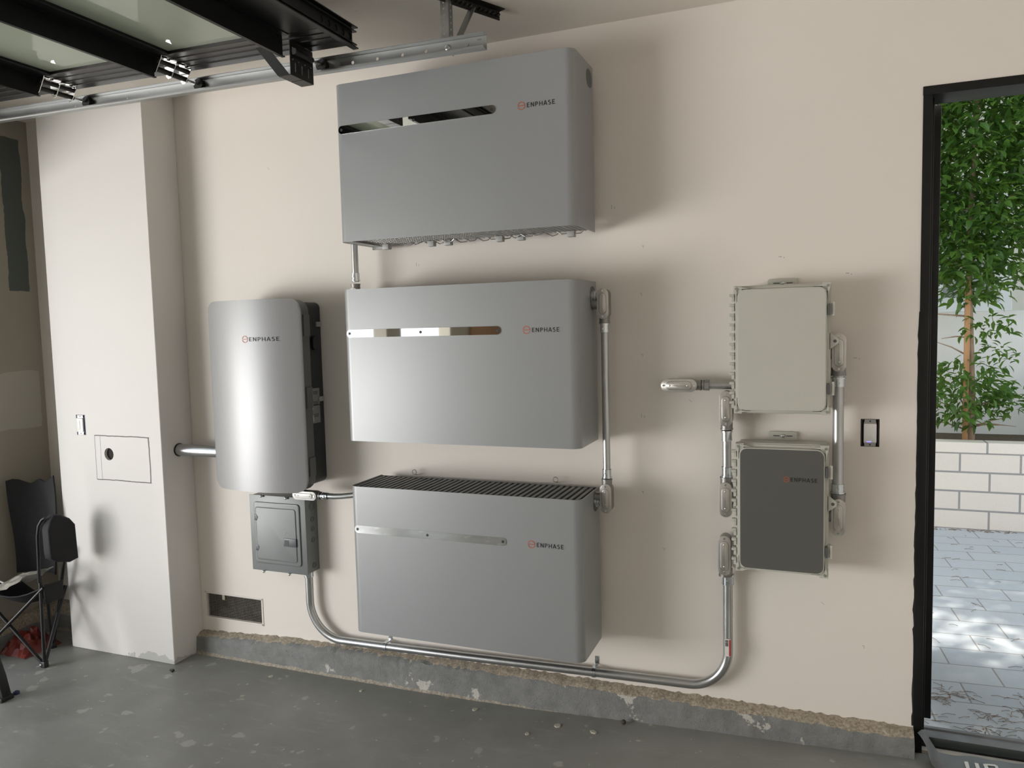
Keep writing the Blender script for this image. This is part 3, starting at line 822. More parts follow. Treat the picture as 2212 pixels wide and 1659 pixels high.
# ------------------------------------------------------------------ two wall enclosures
GE = 'polycarbonate enclosures on the wall'
def enclosure(x0, x1, z0, z1, lid, label, lg):
    root = thing('wall_enclosure', (x0, 0, z0), label, 'electrical enclosure', GE)
    yf = -0.172
    MB().box((x0 + .006, -0.125, z0 + .006), (x1 - .006, -0.010, z1 - .006), 0.006, 2).build('base_box', 'enc_pale', root)
    f = MB().box((x0, -0.140, z0), (x1, -0.120, z1), 0.003)
    f.box((x0 + .004, yf + .022, z0 + .004), (x1 - .004, -0.138, z1 - .004), 0.004)
    cx, cz = (x0 + x1) / 2, (z0 + z1) / 2
    for sx in (-1, 1):                                  # corner posts flare out to the front
        for sz in (-1, 1):
            px, pz = cx + sx * ((x1 - x0) / 2), cz + sz * ((z1 - z0) / 2)
            f.prism([(px, pz), (px - sx * .06, pz - sz * .012), (px - sx * .012, pz - sz * .012), (px - sx * .012, pz - sz * .06)], 'y', yf + .004, -0.13, 0.0)
            f.prism([(px - sx * .0, pz), (px - sx * .03, pz), (px - sx * .03, pz - sz * .03), (px, pz - sz * .03)], 'y', yf + .008, -0.13)
    f.build('lid_frame', 'enc_pale', root)
    ls = MB().rrect(x0 + .014, x1 - .014, z0 + .014, z1 - .014, 0.028, yf - .002, -0.135, 0.004).build('lid', 'enc_pale', root)
    sk = MB().rrect(x0 + .018, x1 - .018, z0 + .018, z1 - .018, 0.025, yf - .0028, yf - .0018, 0.0).build('lid_face', lid, root)
    for sx in (-1, 1):
        for sz in (-1, 1):
            px, pz = cx + sx * ((x1 - x0) / 2 - .011), cz + sz * ((z1 - z0) / 2 - .011)
            MB().cyl((px, yf + .002, pz), (px, yf + .012, pz), 0.0052, 14).build('corner_screw', 'galv_dull', root)
    n = 12
    for k in range(n):
        z = z1 - .040 - k * (z1 - z0 - .075) / (n - 1)
        hk = MB().box((x0 - .017, -0.150, z), (x0 + .002, -0.130, z + .011), 0.002, 1).box((x0 - .009, -0.150, z - .017), (x0 + .002, -0.132, z), 0.0015, 1)
        hk.box((x0 - .015, -0.151, z + .003), (x0 - .004, -0.149, z + .008))
        hk.build('hinge_knuckle', 'enc_pale', root)
    for z in (z0 + (z1 - z0) * .80, z0 + (z1 - z0) * .20):
        l = MB().box((x1 - .004, -0.160, z - .022), (x1 + .010, -0.118, z + .022), 0.003).box((x1 + .004, -0.165, z - .024), (x1 + .013, -0.150, z + .026), 0.002)
        l.build('latch', 'enc_pale', root)
        MB().box((x1 - .012, -0.1735, z - .020), (x1 - .003, -0.150, z + .020), 0.002).build('latch_slot', 'band', root)
    zz = z0 + (z1 - z0) * .56
    hp = MB().prism([(x1 - .002, zz - .03), (x1 + .026, zz - .008), (x1 + .028, zz), (x1 + .026, zz + .008), (x1 - .002, zz + .03)], 'y', -0.150, -0.136, 0.002).build('hasp_tab', 'enc_pale', root)
    MB().cyl((x1 + .014, -0.1506, zz), (x1 + .014, -0.149, zz), 0.006, 16).build('hasp_hole', 'band', hp)
    for s_, z in ((1, z1), (-1, z0)):
        a, b = (z - .02, z + .028) if s_ > 0 else (z - .016, z + .02)
        mt = MB().rrect(cx - .056, cx + .052, a, b, 0.010, -0.012, -0.002, 0.002).build('mounting_tab', 'enc_pale', root)
        if s_ > 0:
            for sx in (-1, 1): MB().rrect(cx + sx * .024 - .012, cx + sx * .024 + .012, z + .009, z + .013, .002, -0.0126, -0.011).build('slot', 'band', mt)
            MB().sph((cx, -0.013, z + .011), 0.007, (1, .6, 1), 12).build('tab_screw', 'zinc', mt)
    if lg: logo(root, 1.8265, 1.1365, 0.0105, 1.8415, 1.1292, 0.0150, 0.0925, yf - .003)
    return root
enclosure(1.636, 1.977, 1.380, 1.863, 'enc_pale', 'pale grey plain enclosure, upper of the two boxes by the door', False)
enclosure(1.642, 1.974, 0.768, 1.266, 'enc_grey', 'dark grey fronted enclosure with lettering, below pale enclosure', True)

# ------------------------------------------------------------------ system controller
CX0, CX1, CZ0, CZ1 = -0.840, -0.292, 0.972, 1.886
root = thing('system_controller', (CX0, 0, CZ0), 'tall silver controller with curved brushed cover above breaker panel', 'electrical controller')
MB().rrect(-0.80, -0.337, 0.985, 1.872, 0.03, -0.165, -0.008, 0.006).build('case', 'body_dark', root)
bd = MB().rrect(CX0 + .006, CX1 - .004, CZ0 + .004, CZ1 - .004, 0.06, -0.215, -0.155, 0.006)
bnd = bd.build('edge_band', 'band', root)
for z, hh in ((1.76, .10), (1.42, .10), (1.09, .09)):
    MB().box((CX1 - .02, -0.205, z - hh / 2), (CX1 + .003, -0.160, z + hh / 2), 0.002).build('band_clip', 'band', bnd)
# curved cover
nx, nz_ = 30, 40
pts = rr_pts(CX0, CX1, CZ0, CZ1, 0.062, 8)
t = MB()
yb_ = -0.218
def bulge(x): 
    u = (x - (CX0 + CX1) / 2) / ((CX1 - CX0) / 2)
    return -0.222 - 0.056 * (1 - u * u)
# cover skin: columns in x clipped to the rounded outline
rows = []
for i in range(nx + 1):
    u = i / nx; x = CX0 + (CX1 - CX0) * (0.5 - 0.5 * math.cos(math.pi * u))
    rr = 0.062
    if x < CX0 + rr: dz = rr - math.sqrt(max(0, rr * rr - (CX0 + rr - x) ** 2))
    elif x > CX1 - rr: dz = rr - math.sqrt(max(0, rr * rr - (x - CX1 + rr) ** 2))
    else: dz = 0
    ex = min(1.0, (min(x - CX0, CX1 - x)) / 0.006)
    col_ = [(x, yb_, CZ0 + dz)]
    a, b = CZ0 + dz, CZ1 - dz
    yy = yb_ + (bulge(x) - yb_) * math.sqrt(max(0.0, 1 - (1 - ex) ** 2))
    for k in range(nz_ + 1):
        z = a + (b - a) * k / nz_
        col_.append((x, yy, z))
    col_.append((x, yb_, CZ1 - dz))
    rows.append(col_)
t.sheet(rows)
bmesh.ops.remove_doubles(t.bm, verts=list(t.bm.verts), dist=1e-6)
bmesh.ops.recalc_face_normals(t.bm, faces=list(t.bm.faces))
cv = t.build('cover', 'cover_silver', root, ang=60)
logo(root, -0.5725, 1.7015, 0.0165, -0.5485, 1.6915, 0.0188, 0.156, -0.0003, bulge)
# fittings on the dark side
MB().rrect(-0.10, -0.045, 1.64, 1.71, 0.022, -0.337, -0.318, 0.004, axis='x').build('side_grip', 'black_plastic', root)
lp = MB().box((-0.338, -0.130, 1.375), (-0.3345, -0.045, 1.455), 0.001).box((-0.338, -0.130, 1.285), (-0.3345, -0.045, 1.37), 0.001).build('label_plate', 'label_plate', root)
g = MB()
for z in (1.43, 1.375, 1.315): g.cyl((-0.336, -0.118, z), (-0.328, -0.118, z), 0.010, 16).box((-0.336, -0.123, z - .02), (-0.322, -0.113, z + .012), 0.003)
g.build('breaker_knob', 'clip', lp)
g = MB()
for z in (1.438, 1.388, 1.328):
    for k in range(3): g.box((-0.335, -0.10, z - k * .006), (-0.334, -0.06, z - k * .006 + .0025))
g.build('plate_print', 'ink', lp)
for z in (1.765, 1.40):
    MB().box((-0.338, -0.055, z - .012), (-0.328, -0.015, z + .012), 0.003).build('side_latch', 'galv', root)

# ------------------------------------------------------------------ breaker panel
PX0, PX1, PZ0, PZ1, PY = -0.748, -0.409, 0.524, 0.913, -0.100
root = thing('breaker_panel', (PX0, 0, PZ0), 'grey metal breaker panel with small door below silver controller', 'breaker panel')
MB().box((PX0 + .004, PY + .004, PZ0 + .004), (PX1 - .002, -0.001, PZ1 - .004), 0.002).build('box', 'panel', root)
f = MB().box((PX0, PY - .002, PZ0), (PX1, PY + .004, PZ1), 0.002)
f.rrect(PX0 + .028, PX1 - .032, PZ0 + .040, PZ1 - .034, 0.016, PY - .009, PY, 0.006)
fr = f.build('cover_plate', 'panel', root)
dr = MB().rrect(PX0 + .044, PX1 - .054, PZ0 + .062, PZ1 - .062, 0.012, PY - .0125, PY - .007, 0.002).build('panel_door', 'panel', root)
g = MB().rrect(PX0 + .040, PX1 - .050, PZ0 + .058, PZ1 - .058, 0.014, PY - .0096, PY - .008)
g.build('door_gap', 'band', root)
lt = MB().box((PX1 - .128, PY - .0165, 0.664), (PX1 - .052, PY - .010, 0.706), 0.002).build('slide_latch', 'latch', dr)
MB().box((PX1 - .120, PY - .0175, 0.671), (PX1 - .096, PY - .016, 0.697)).build('latch_finger_hole', 'black_plastic', lt, smooth=False)
MB().tube(arc((PX1 - .107, PY - .0125, 0.726), .009, 20, 200, 10), 0.0008, 6).build('embossed_ring', 'panel', dr)
for z in (0.80, 0.645):
    MB().box((PX0 + .036, PY - .0135, z - .016), (PX0 + .052, PY - .009, z + .016), 0.002).box((PX0 + .046, PY - .0140, z - .006), (PX0 + .056, PY - .0128, z + .008)).build('door_hinge', 'latch', dr)
for x, z in ((PX0 + .082, PZ1 - .002), (PX1 - .106, PZ1 - .004), (PX0 + .076, PZ0 - .002), (PX1 - .106, PZ0 - .002)):
    MB().sph((x, PY - .010, z), 0.0075, (1, 1, 1), 12).cyl((x, PY - .008, z), (x, PY, z), .004, 10).build('cover_screw', 'zinc', root)
for z, r_ in ((0.862, .022), (0.795, .013), (0.745, .012), (0.690, .012), (0.56, .014)):
    kn = MB().tube([(PX1 - .0015, -0.046 + r_ * math.cos(math.radians(a)), z + r_ * math.sin(math.radians(a))) for a in range(0, 360, 20)], 0.0012, 6, True)
    kn.tube([(PX1 - .0015, -0.046 + r_ * .6 * math.cos(math.radians(a)), z + r_ * .6 * math.sin(math.radians(a))) for a in range(0, 360, 20)], 0.001, 6, True)
    kn.build('knockout', 'latch', root)

# pale conduit body under the controller and its bent conduit
cbody((-0.352, -0.155, 0.946), 0.135, 0.042, 0.05, 'x', [(1, 0, 0)], 'pale conduit body lying between controller and breaker panel', cover='white_cover', hub_len=0.012, rc=0.014)
c = thing('conduit', (-0.26, -0.14, 0.95), 'short bent steel conduit from controller to lowest cabinet', 'conduit', 'bent conduits')
pth = [(-0.27, -0.155, 0.946), (-0.24, -0.154, 0.946), (-0.2, -0.150, 0.945), (-0.16, -0.145, 0.947), (-0.11, -0.138, 0.953), (-0.06, -0.13, 0.963), (0.004, -0.12, 0.978)]
MB().tube(pth, 0.0135, 16).build('pipe', 'galv', c, ang=60)
coupling(c, (-0.268, -0.155, 0.946), (1, 0, 0), 0.0135, 0.035)

# conduit body in the recess behind the column
cbody((-2.03, -0.03, 1.115), 0.20, 0.062, 0.055, 'x', [(1, 0, 0)], 'dull conduit body on shadowed wall behind the column', cover='galv_dull', hub_len=0.02, rc=0.024)

# ------------------------------------------------------------------ switches
def switch(x0, x1, z0, z1, yf, name, label, box_, cat='light switch', led=False):
    root = thing(name, ((x0 + x1) / 2, yf, z0), label, cat, 'uncovered wall devices')
    cx = (x0 + x1) / 2; hgt = z1 - z0
    b = MB()
    b.box((x0 + .001, yf, z0 + .001), (x0 + .006, yf + .045, z1 - .001)).box((x1 - .006, yf, z0 + .001), (x1 - .001, yf + .045, z1 - .001))
    b.box((x0 + .001, yf, z0 + .001), (x1 - .001, yf + .045, z0 + .004)).box((x0 + .001, yf, z1 - .004), (x1 - .001, yf + .045, z1 - .001)).box((x0 + .001, yf + .040, z0 + .001), (x1 - .001, yf + .045, z1 - .001))
    b.build('device_box', box_, root, smooth=False)
    w2 = (x1 - x0) * .34
    y = MB().rrect(cx - w2 * .9, cx + w2 * .9, z0 + .002, z0 + .016, .003, yf - .003, yf + .001).rrect(cx - w2 * .9, cx + w2 * .9, z1 - .016, z1 - .002, .003, yf - .003, yf + .001)
    y.rrect(cx - w2, cx + w2, z0 + .012, z1 - .012, .004, yf - .001, yf + .035)
    y.build('mounting_yoke', 'galv_dull', root)
    p = MB().rrect(cx - w2, cx + w2, z0 + .017, z1 - .017, .004, yf - .009, yf, 0.002).build('device_face', 'white_plastic', root)
    MB().rrect(cx - .003, cx + .003, z0 + .03, z1 - .03, .002, yf - .0105, yf - .008).build('rocker', 'white_plastic', p)
    if led: MB().box((cx - .012, yf - .0095, z0 + .0185), (cx + .004, yf - .0085, z0 + .0215)).build('indicator_light', 'led', p, smooth=False)
    for z in (z0 + .008, z1 - .008): MB().cyl((cx, yf - .0045, z), (cx, yf - .002, z), .003, 10).build('screw', 'ink', root)
switch(2.087, 2.152, 1.243, 1.349, 0.0, 'light_switch', 'white switch without cover plate, near the black door frame', 'black_plastic', led=True)
switch(-1.795, -1.728, 1.203, 1.312, -0.212, 'light_switch', 'white switch without cover plate, on the column', 'blue_plastic')

# ------------------------------------------------------------------ wall vent with wire screen
x0, x1, z0, z1 = VENT
root = thing('wall_vent', (x0, 0, z0), 'low screened vent opening beside column above curb', 'vent')
b = MB().box((x0 + .0005, 0.018, z0 + .0005), (x1 - .0005, 0.15, z0 + .004)).box((x0 + .0005, 0.018, z1 - .004), (x1 - .0005, 0.15, z1 - .0005)).box((x0 + .0005, 0.018, z0), (x0 + .004, 0.15, z1)).box((x1 - .004, 0.018, z0), (x1 - .0005, 0.15, z1)).box((x0 + .0005, 0.145, z0 + .0005), (x1 - .0005, 0.15, z1 - .0005))
b.build('cavity_shade_lining', 'cavity_shade', root, smooth=False)  # lining coloured dark in place of the shade inside the vent
g = MB(); x = x0 + .004
while x < x1: g.cyl((x, 0.012, z0), (x, 0.012, z1), 0.0010, 4, caps=False); x += 0.0085
z = z0 + .003
while z < z1: g.cyl((x0, 0.0105, z), (x1, 0.0105, z), 0.0010, 4, caps=False); z += 0.0085
g.build('wire_screen', 'mesh_wire', root, smooth=False)
MB().box((x0 + .105, 0.003, z1 - .03), (x0 + .122, 0.009, z1), 0.002).build('plaster_dab', 'pale_chip', root)
fr = MB(); rnd = random.Random(9)
for (a, b_, c_, d_) in ((x0 - .008, x0 + .002, z0 - .006, z1 + .008), (x1 - .002, x1 + .009, z0 - .008, z1 + .006), (x0 - .008, x1 + .008, z1 - .001, z1 + .008), (x0 - .008, x1 + .008, z0 - .010, z0 + .001)):
    fr.box((a, -0.0035, c_), (b_, 0.02, d_), 0.0015, 1)
fr.build('plaster_edge', 'wall', root)

# ------------------------------------------------------------------ overhead garage door
def zd(x): return 2.810 + (0.30 - x) * 0.019
YE0, YE1 = -0.605, -4.62
root = thing('garage_door', (0.29, YE0, 2.81), 'black framed glass overhead garage door standing open under ceiling', 'garage door')
joints = [0.285, -0.505, -1.155, -1.805, -2.28]
stiles = [(-0.605, -0.795), (-1.84, -1.93), (-2.98, -3.07), (-3.5, -3.59), (-4.43, -4.62)]
stiles = [(-0.605, -0.795), (-1.86, -1.95), (-3.05, -3.14), (-4.43, -4.62)]
for i in range(4):
    xa, xb = joints[i], joints[i + 1]
    f = MB()
    za, zb = zd(xa), zd(xb)
    sh_ = Matrix(((1, 0, 0, 0), (0, 1, 0, 0), (-0.019, 0, 1, 2.810 + 0.30 * 0.019), (0, 0, 0, 1)))
    ra = 0.16 if i == 0 else 0.075; rb = 0.075
    f.box((xa - ra, YE1, 0), (xa - .001, YE0, 0.045), 0.002, 1, sh_)
    f.box((xb + .001, YE1, 0), (xb + rb, YE0, 0.045), 0.002, 1, sh_)
    rails = f.build('section_rail', 'black_metal', root)
    f = MB()
    for (a, b_) in stiles:
        f.box((xb + .004, b_, -0.001), (xa - .004, a, 0.046), 0.002, 1, sh_)
        if a == -0.605:
            for k in (0.05, 0.10, 0.145): f.box((xb + .01, a - k - .004, -0.004), (xa - .01, a - k, 0.0), 0.001, 1, sh_)
    f.build('section_stile', 'bronze_black', root)
    for (a, b_) in zip(stiles, stiles[1:]):
        MB().box((xb + rb - .005, b_[0] - .0, 0.012), (xa - ra + .005, a[1] + .0, 0.020), 0.0, 1, sh_).build('glass_pane', 'pane', root, smooth=False)
# hanging stiffening fins at the joints
for i, x in enumerate((0.105, -0.512, -1.162, -1.812)):
    f = MB(); z = zd(x)
    f.box((x - .0015, YE1 + .18, z - .078), (x + .0015, -0.790, z)).box((x - .03, YE1 + .18, z - .004), (x + .03, -0.790, z)).box((x - .0015, YE1 + .18, z - .080), (x + .012, -0.79, z - .077))
    f.build('stiffening_fin', 'black_metal', root, smooth=False)
# leading edge channel with round holes at its end
ch = MB().box((0.283, YE1, 2.800), (0.287, YE0, 2.872))
for z in (2.798, 2.812, 2.860, 2.874): ch.box((0.283, YE1, z - .002), (0.300 + (0.006 if z in (2.798, 2.874) else 0), YE0 + .012, z + .002))
cho = ch.build('edge_channel', 'black_metal', root, smooth=False)
hl = MB()
for k in range(5): hl.cyl((0.25, YE0 - .02 - k * .045, 2.836), (0.33, YE0 - .02 - k * .045, 2.836), 0.013, 20)
cut(cho, hl)
# roller hinges
def zt(x): return 2.731 + (0.805 - x) * (0.042 / 2.55)      # bottom of the track
def roller(parent, x, y0):
    z = zt(x) + 0.030
    a = MB().cyl((x, y0, z), (x, -0.548, z), 0.0055, 12).cyl((x, -0.590, z), (x, -0.582, z), 0.011, 16).build('roller_shaft', 'galv', parent)
    w_ = MB().cyl((x, -0.566, z), (x, -0.545, z), 0.0235, 28).build('roller_wheel', 'rubber', parent)
    return z
for x in (-0.505, -1.155, -1.805):
    zb = zd(x); zr = zt(x) + .030
    hp = MB()
    hp.box((x - .012, -0.795, zb - .004), (x + .055, -0.745, zb), 0.001).box((x - .012, -0.705, zb - .004), (x + .055, -0.655, zb), 0.001)
    for y in (-0.800, -0.722, -0.645):
        hp.prism([(x - .022, zb - .002), (x + .045, zb - .002), (x + .040, zb - .014), (x + .010, zr - .020), (x - .004, zr - .022), (x - .014, zr - .012)], 'y', y, y + .003)
    hg = hp.build('roller_hinge', 'chrome', root)
    MB().cyl((x, -0.797, zr), (x, -0.725, zr), 0.0105, 18).cyl((x, -0.717, zr), (x, -0.630, zr), 0.0105, 18).build('hinge_sleeve', 'bracket', hg)
    MB().cyl((x + .024, -0.806, zr + .024), (x + .024, -0.640, zr + .024), 0.009, 18).build('hinge_pin', 'bracket', hg)
    g = MB()
    for y in (-0.765, -0.672):
        for dx in (.0, .045): g.cyl((x + dx, y, zb - .011), (x + dx, y, zb - .003), 0.007, 6)
    g.build('hinge_bolt', 'chrome', hg)
    roller(hg, x, -0.66)
# top fixture with slotted bracket at the leading corner
x = 0.10; zb = zd(x)
bk = MB().box((x - .002, -0.740, 2.690), (x + .002, -0.600, 2.812), 0.0008, 1)
br = bk.build('top_bracket', 'bracket', root, smooth=False)
sl_ = MB()
for y in (-0.71, -0.67, -0.63): sl_.box((x - .02, y - .003, 2.705), (x + .02, y + .003, 2.740))
for y in (-0.725, -0.69, -0.652, -0.615):
    for z in (2.748, 2.790): sl_.cyl((x - .02, y, z), (x + .02, y, z), 0.0034, 10)
cut(br, sl_)
MB().box((x - .055, -0.740, 2.688), (x + .002, -0.672, 2.692), 0.0008, 1).box((x - .055, -0.668, 2.688), (x + .002, -0.600, 2.692), 0.0008, 1).build('bracket_flange', 'bracket', br, smooth=False)
arm = MB(); a = Vector((-0.03, -0.78, 2.805)); b_ = Vector((x - .03, -0.735, 2.690))
arm.prism([(a.x - .02, 2.806), (a.x + .03, 2.806), (b_.x + .025, 2.690), (b_.x - .025, 2.690)], 'y', -0.745, -0.741)
arm.build('bracket_arm', 'black_metal', br, smooth=False)
MB().cyl((x + .014, -0.735, zt(x) + .030), (x + .014, -0.625, zt(x) + .030), 0.012, 18).build('sleeve', 'bracket', br)
roller(br, x + .014, -0.70)

# horizontal track and its hanger
xa, xb = 0.812, -2.28
root = thing('door_track', (xa, -0.55, 2.72), 'galvanised horizontal track holding the garage door rollers', 'door track')
def trackprof(x):
    z = zt(x)
    return [(-0.540, z + .057), (-0.540, z + .003), (-0.545, z), (-0.572, z), (-0.577, z + .004), (-0.577, z + .009), (-0.5748, z + .009), (-0.5748, z + .005), (-0.571, z + .0022),
            (-0.546, z + .0022), (-0.5422, z + .005), (-0.5422, z + .053), (-0.546, z + .0548), (-0.571, z + .0548), (-0.571, z + .057)]
tm = bmesh.new()
A = [tm.verts.new((xa, y, z)) for y, z in trackprof(xa)]; B = [tm.verts.new((xb, y, z)) for y, z in trackprof(xb)]
for k in range(len(A)): tm.faces.new((A[k], B[k], B[(k + 1) % len(A)], A[(k + 1) % len(A)]))
tm.faces.new(list(reversed(A))); tm.faces.new(B)
bmesh.ops.recalc_face_normals(tm, faces=list(tm.faces))
mb = MB(); mb.bm.free(); mb.bm = tm
tr_ = mb.build('rail', 'rail', root, ang=25)
hl = MB()
for x in (0.245, 0.355, 0.465, 0.565): hl.cyl((x, -0.56, zt(x) + .030), (x, -0.52, zt(x) + .030), 0.0065, 16)
for x in (-0.10, -0.93, -1.25): hl.cyl((x, -0.56, zt(x) + .026), (x, -0.52, zt(x) + .026), 0.004, 12)
for z in (.018, .042): hl.rrect(0.775, 0.792, zt(.78) + z - .003, zt(.78) + z + .003, 0.003, -0.56, -0.52)
cut(tr_, hl)
MB().sph((0.655, -0.543, zt(.655) + .030), 0.012, (1, .4, 1), 16).build('track_bolt', 'galv', root)
MB().cyl((0.735, -0.5445, zt(.735) + .030), (0.735, -0.541, zt(.735) + .030), 0.006, 12).build('track_rivet', 'galv_dull', root)
# vertical perforated angle
vz0, vz1 = zt(.65) + .01, H
va = MB().box((0.628, -0.5385, vz0), (0.662, -0.5365, vz1)).box((0.660, -0.5385, vz0), (0.662, -0.505, vz1)).build('hanger_upright', 'galv_dull', root, smooth=False)
hl = MB(); z = vz1 - .012
while z > vz0 + .07:
    hl.cyl((0.641, -0.55, z), (0.641, -0.53, z), 0.0048, 14); hl.cyl((0.65, -0.521, z - .006), (0.67, -0.521, z - .006), 0.0048, 14); z -= 0.0225
cut(va, hl)
p0, p1 = Vector((0.690, -0.532, zt(.69) + .052)), Vector((0.706, -0.42, 2.945))
d_ = (p1 - p0); L_ = d_.length
mtx = Matrix.Translation(p0) @ d_.to_track_quat('Z', 'X').to_matrix().to_4x4()
MB().box((-0.002, -0.016, 0), (0.0, 0.016, L_), 0, 1, mtx).build('diagonal_brace', 'galv_dull', root, smooth=False)
p0, p1 = Vector((0.765, -0.295, H)), Vector((0.645, -0.545, H)); p1 = p0 + (p1 - p0) * 2.2
d_ = p1 - p0; L_ = d_.length
ax = d_.normalized(); side = Vector((0, 0, 1)).cross(ax)
mtx = Matrix(((ax.x, side.x, 0, p0.x), (ax.y, side.y, 0, p0.y), (0, 0, 1, H), (0, 0, 0, 1)))
ca = MB().box((0, 0, -0.003), (L_, 0.034, -0.0005), 0, 1, mtx).box((0, -0.001, -0.036), (L_, 0.0015, -0.0005), 0, 1, mtx)
cao = ca.build('ceiling_angle', 'bracket', root, smooth=False)
hl = MB()
for k in range(16):
    q = mtx @ Vector((0.018 + k * .0225, -.02, -.022)); q2 = mtx @ Vector((0.018 + k * .0225, .02, -.022)); hl.cyl(q, q2, 0.0048, 14)
cut(cao, hl)

# ------------------------------------------------------------------ folding camp chair by the column
FR, FL, BR_, BL = Vector((-1.845, -0.455, 0)), Vector((-2.25, -0.57, 0)), Vector((-2.035, -0.262, 0)), Vector((-2.235, -0.30, 0))
root = thing('camp_chair', (-2.05, -0.42, 0), 'black folding camp chair standing beside the column', 'chair')
sFR, sFL = Vector((-1.845, -0.43, 0.42)), Vector((-2.25, -0.52, 0.42))
sBR, sBL = Vector((-1.93, -0.24, 0.36)), Vector((-2.24, -0.27, 0.36))
def leg(p, q, r=0.0095): return MB().cyl(p + Vector((0, 0, .012)), q, r, 12)
for p, q in ((FR, sFL), (FL, sFR), (FR, sFR + Vector((-.02, .0, .06))), (BR_, sBR + Vector((.05, -.02, .22))), (FR, sBR), (BR_, sFR + Vector((-.02, .03, 0)))):
    leg(p, q).build('leg', 'tube_black', root)
for p in (FR, FL, BR_, BL):
    MB().box((p.x - .016, p.y - .014, 0), (p.x + .016, p.y + .014, 0.034), 0.005).build('foot', 'black_plastic', root)
g = MB().sph((FR + sFL) / 2 + Vector((0, -.012, -.0)), 0.006, (1, 1, 1), 10); g.sph(FR + Vector((-.006, -.016, .018)), 0.006, (1, 1, 1), 10)
g.build('rivet', 'chrome', root)
# seat sling
rows = []
for i in range(9):
    u = i / 8; row = []
    a = sFL.lerp(sFR, u); b_ = sBL.lerp(sBR, u)
    sag = -0.10 * math.sin(math.pi * u)
    for k in range(7):
        v = k / 6; p = a.lerp(b_, v); p = p + Vector((0, 0, sag * (0.6 + .4 * math.sin(math.pi * v)) - 0.05 * v * 0))
        row.append(p)
    rows.append(row)
st = MB().sheet(rows)
bmesh.ops.solidify(st.bm, geom=list(st.bm.faces), thickness=0.006)
st.box((sFR.x - .006, sFR.y - .0, .33), (sFR.x + .006, sFR.y + .11, .43), 0.004)
st.build('seat', 'fabric', root, ang=60)
# backrest
rows = []
tR, tL = Vector((-1.975, -0.235, 0.962)), Vector((-2.25, -0.30, 0.945)); bR, bL = Vector((-1.985, -0.25, 0.42)), Vector((-2.24, -0.29, 0.42))
rnd = random.Random(2)
for i in range(13):
    u = i / 12; row = []
    for k in range(15):
        v = k / 14
        p = bL.lerp(bR, u).lerp(tL.lerp(tR, u), v)
        p = p + Vector((0.03 * math.sin(math.pi * v) * u, 0.045 * math.sin(math.pi * u) + 0.008 * math.sin(9 * u + 5 * v), -0.018 * math.sin(math.pi * u) * v + (0.012 * math.sin(u * 14) if v > .95 else 0)))
        row.append(p)
    rows.append(row)
bkm = MB().sheet(rows); bmesh.ops.solidify(bkm.bm, geom=list(bkm.bm.faces), thickness=0.008)
bkm.build('backrest', 'fabric', root, ang=60)
# armrest panel with its rounded top, on the column side
arm = MB()
prof = [(-0.47, 0.585), (-0.475, 0.62), (-0.478, 0.74), (-0.455, 0.785), (-0.425, 0.81), (-0.375, 0.805), (-0.31, 0.775), (-0.27, 0.735), (-0.262, 0.55), (-0.33, 0.54), (-0.42, 0.56)]
mt = Matrix.Translation((-1.735, 0, 0)) @ Matrix(((1, -0.0, 0, 0), (0, 1, 0, 0), (0, 0, 1, 0), (0, 0, 0, 1)))
prof = [(-0.37 + (y + .37) * .72, z) for y, z in prof]
t = MB().prism(prof, 'x', -1.80, -1.745, 0.012, 3)
sh2 = Matrix(((1, 0.06, 0, 0.02), (0, 1, 0, 0), (0, 0, 1, 0), (0, 0, 0, 1)))
t.bm.transform(sh2)
t.build('armrest', 'fabric', root, ang=50)
MB().tube([(-1.86, -0.44, 0.45), (-1.845, -0.445, 0.60), (-1.835, -0.45, 0.70), (-1.82, -0.45, 0.76), (-1.80, -0.445, 0.79), (-1.785, -0.44, 0.80)], 0.008, 10).build('arm_tube', 'tube_black', root, ang=60)
# plastic bag and cable on the seat
bg = []
rnd = random.Random(11)
for i in range(10):
    row = []
    for k in range(10):
        u, v = i / 9, k / 9
        row.append((-2.20 + 0.30 * u + rnd.uniform(-.008, .008), -0.50 + 0.17 * v + rnd.uniform(-.008, .008), 0.385 + 0.05 * math.sin(math.pi * u) * math.sin(math.pi * v) + 0.11 * u * u + rnd.uniform(-.006, .006)))
    bg.append(row)
b = MB().sheet(bg); bmesh.ops.solidify(b.bm, geom=list(b.bm.faces), thickness=0.002)
tag(b.build('plastic_bag', 'clear_film', at=(-2.05, -0.42, 0.39), ang=20), 'crumpled clear plastic bag lying on the camp chair seat', 'plastic bag')
tag(MB().tube([(-2.27, -0.47, 0.62), (-2.235, -0.46, 0.60), (-2.20, -0.45, 0.55), (-2.175, -0.445, 0.48), (-2.18, -0.44, 0.43), (-2.15, -0.43, 0.415)], 0.005, 10).build('white_cable', 'white_plastic', at=(-2.2, -0.45, 0.45), ang=60), 'white cable hanging onto the camp chair seat', 'cable')
# red bag on the floor under the chair
bg = []
for i in range(15):
    row = []
    for k in range(13):
        u, v = i / 14, k / 12
        hgt = 0.115 * math.sin(math.pi * u) ** .7 * math.sin(math.pi * v) ** .7 * (0.45 + 0.75 * rnd.random())
        row.append((-2.27 + 0.23 * u + rnd.uniform(-.008, .008), -0.42 + 0.22 * v + rnd.uniform(-.008, .008), 0.002 + max(0, hgt)))
    bg.append(row)
b = MB().sheet(bg); bmesh.ops.solidify(b.bm, geom=list(b.bm.faces), thickness=0.0015)
tag(b.build('red_plastic_bag', 'red_film', at=(-2.1, -0.32, 0.0), ang=15), 'crumpled red plastic bag on floor beneath camp chair', 'plastic bag')
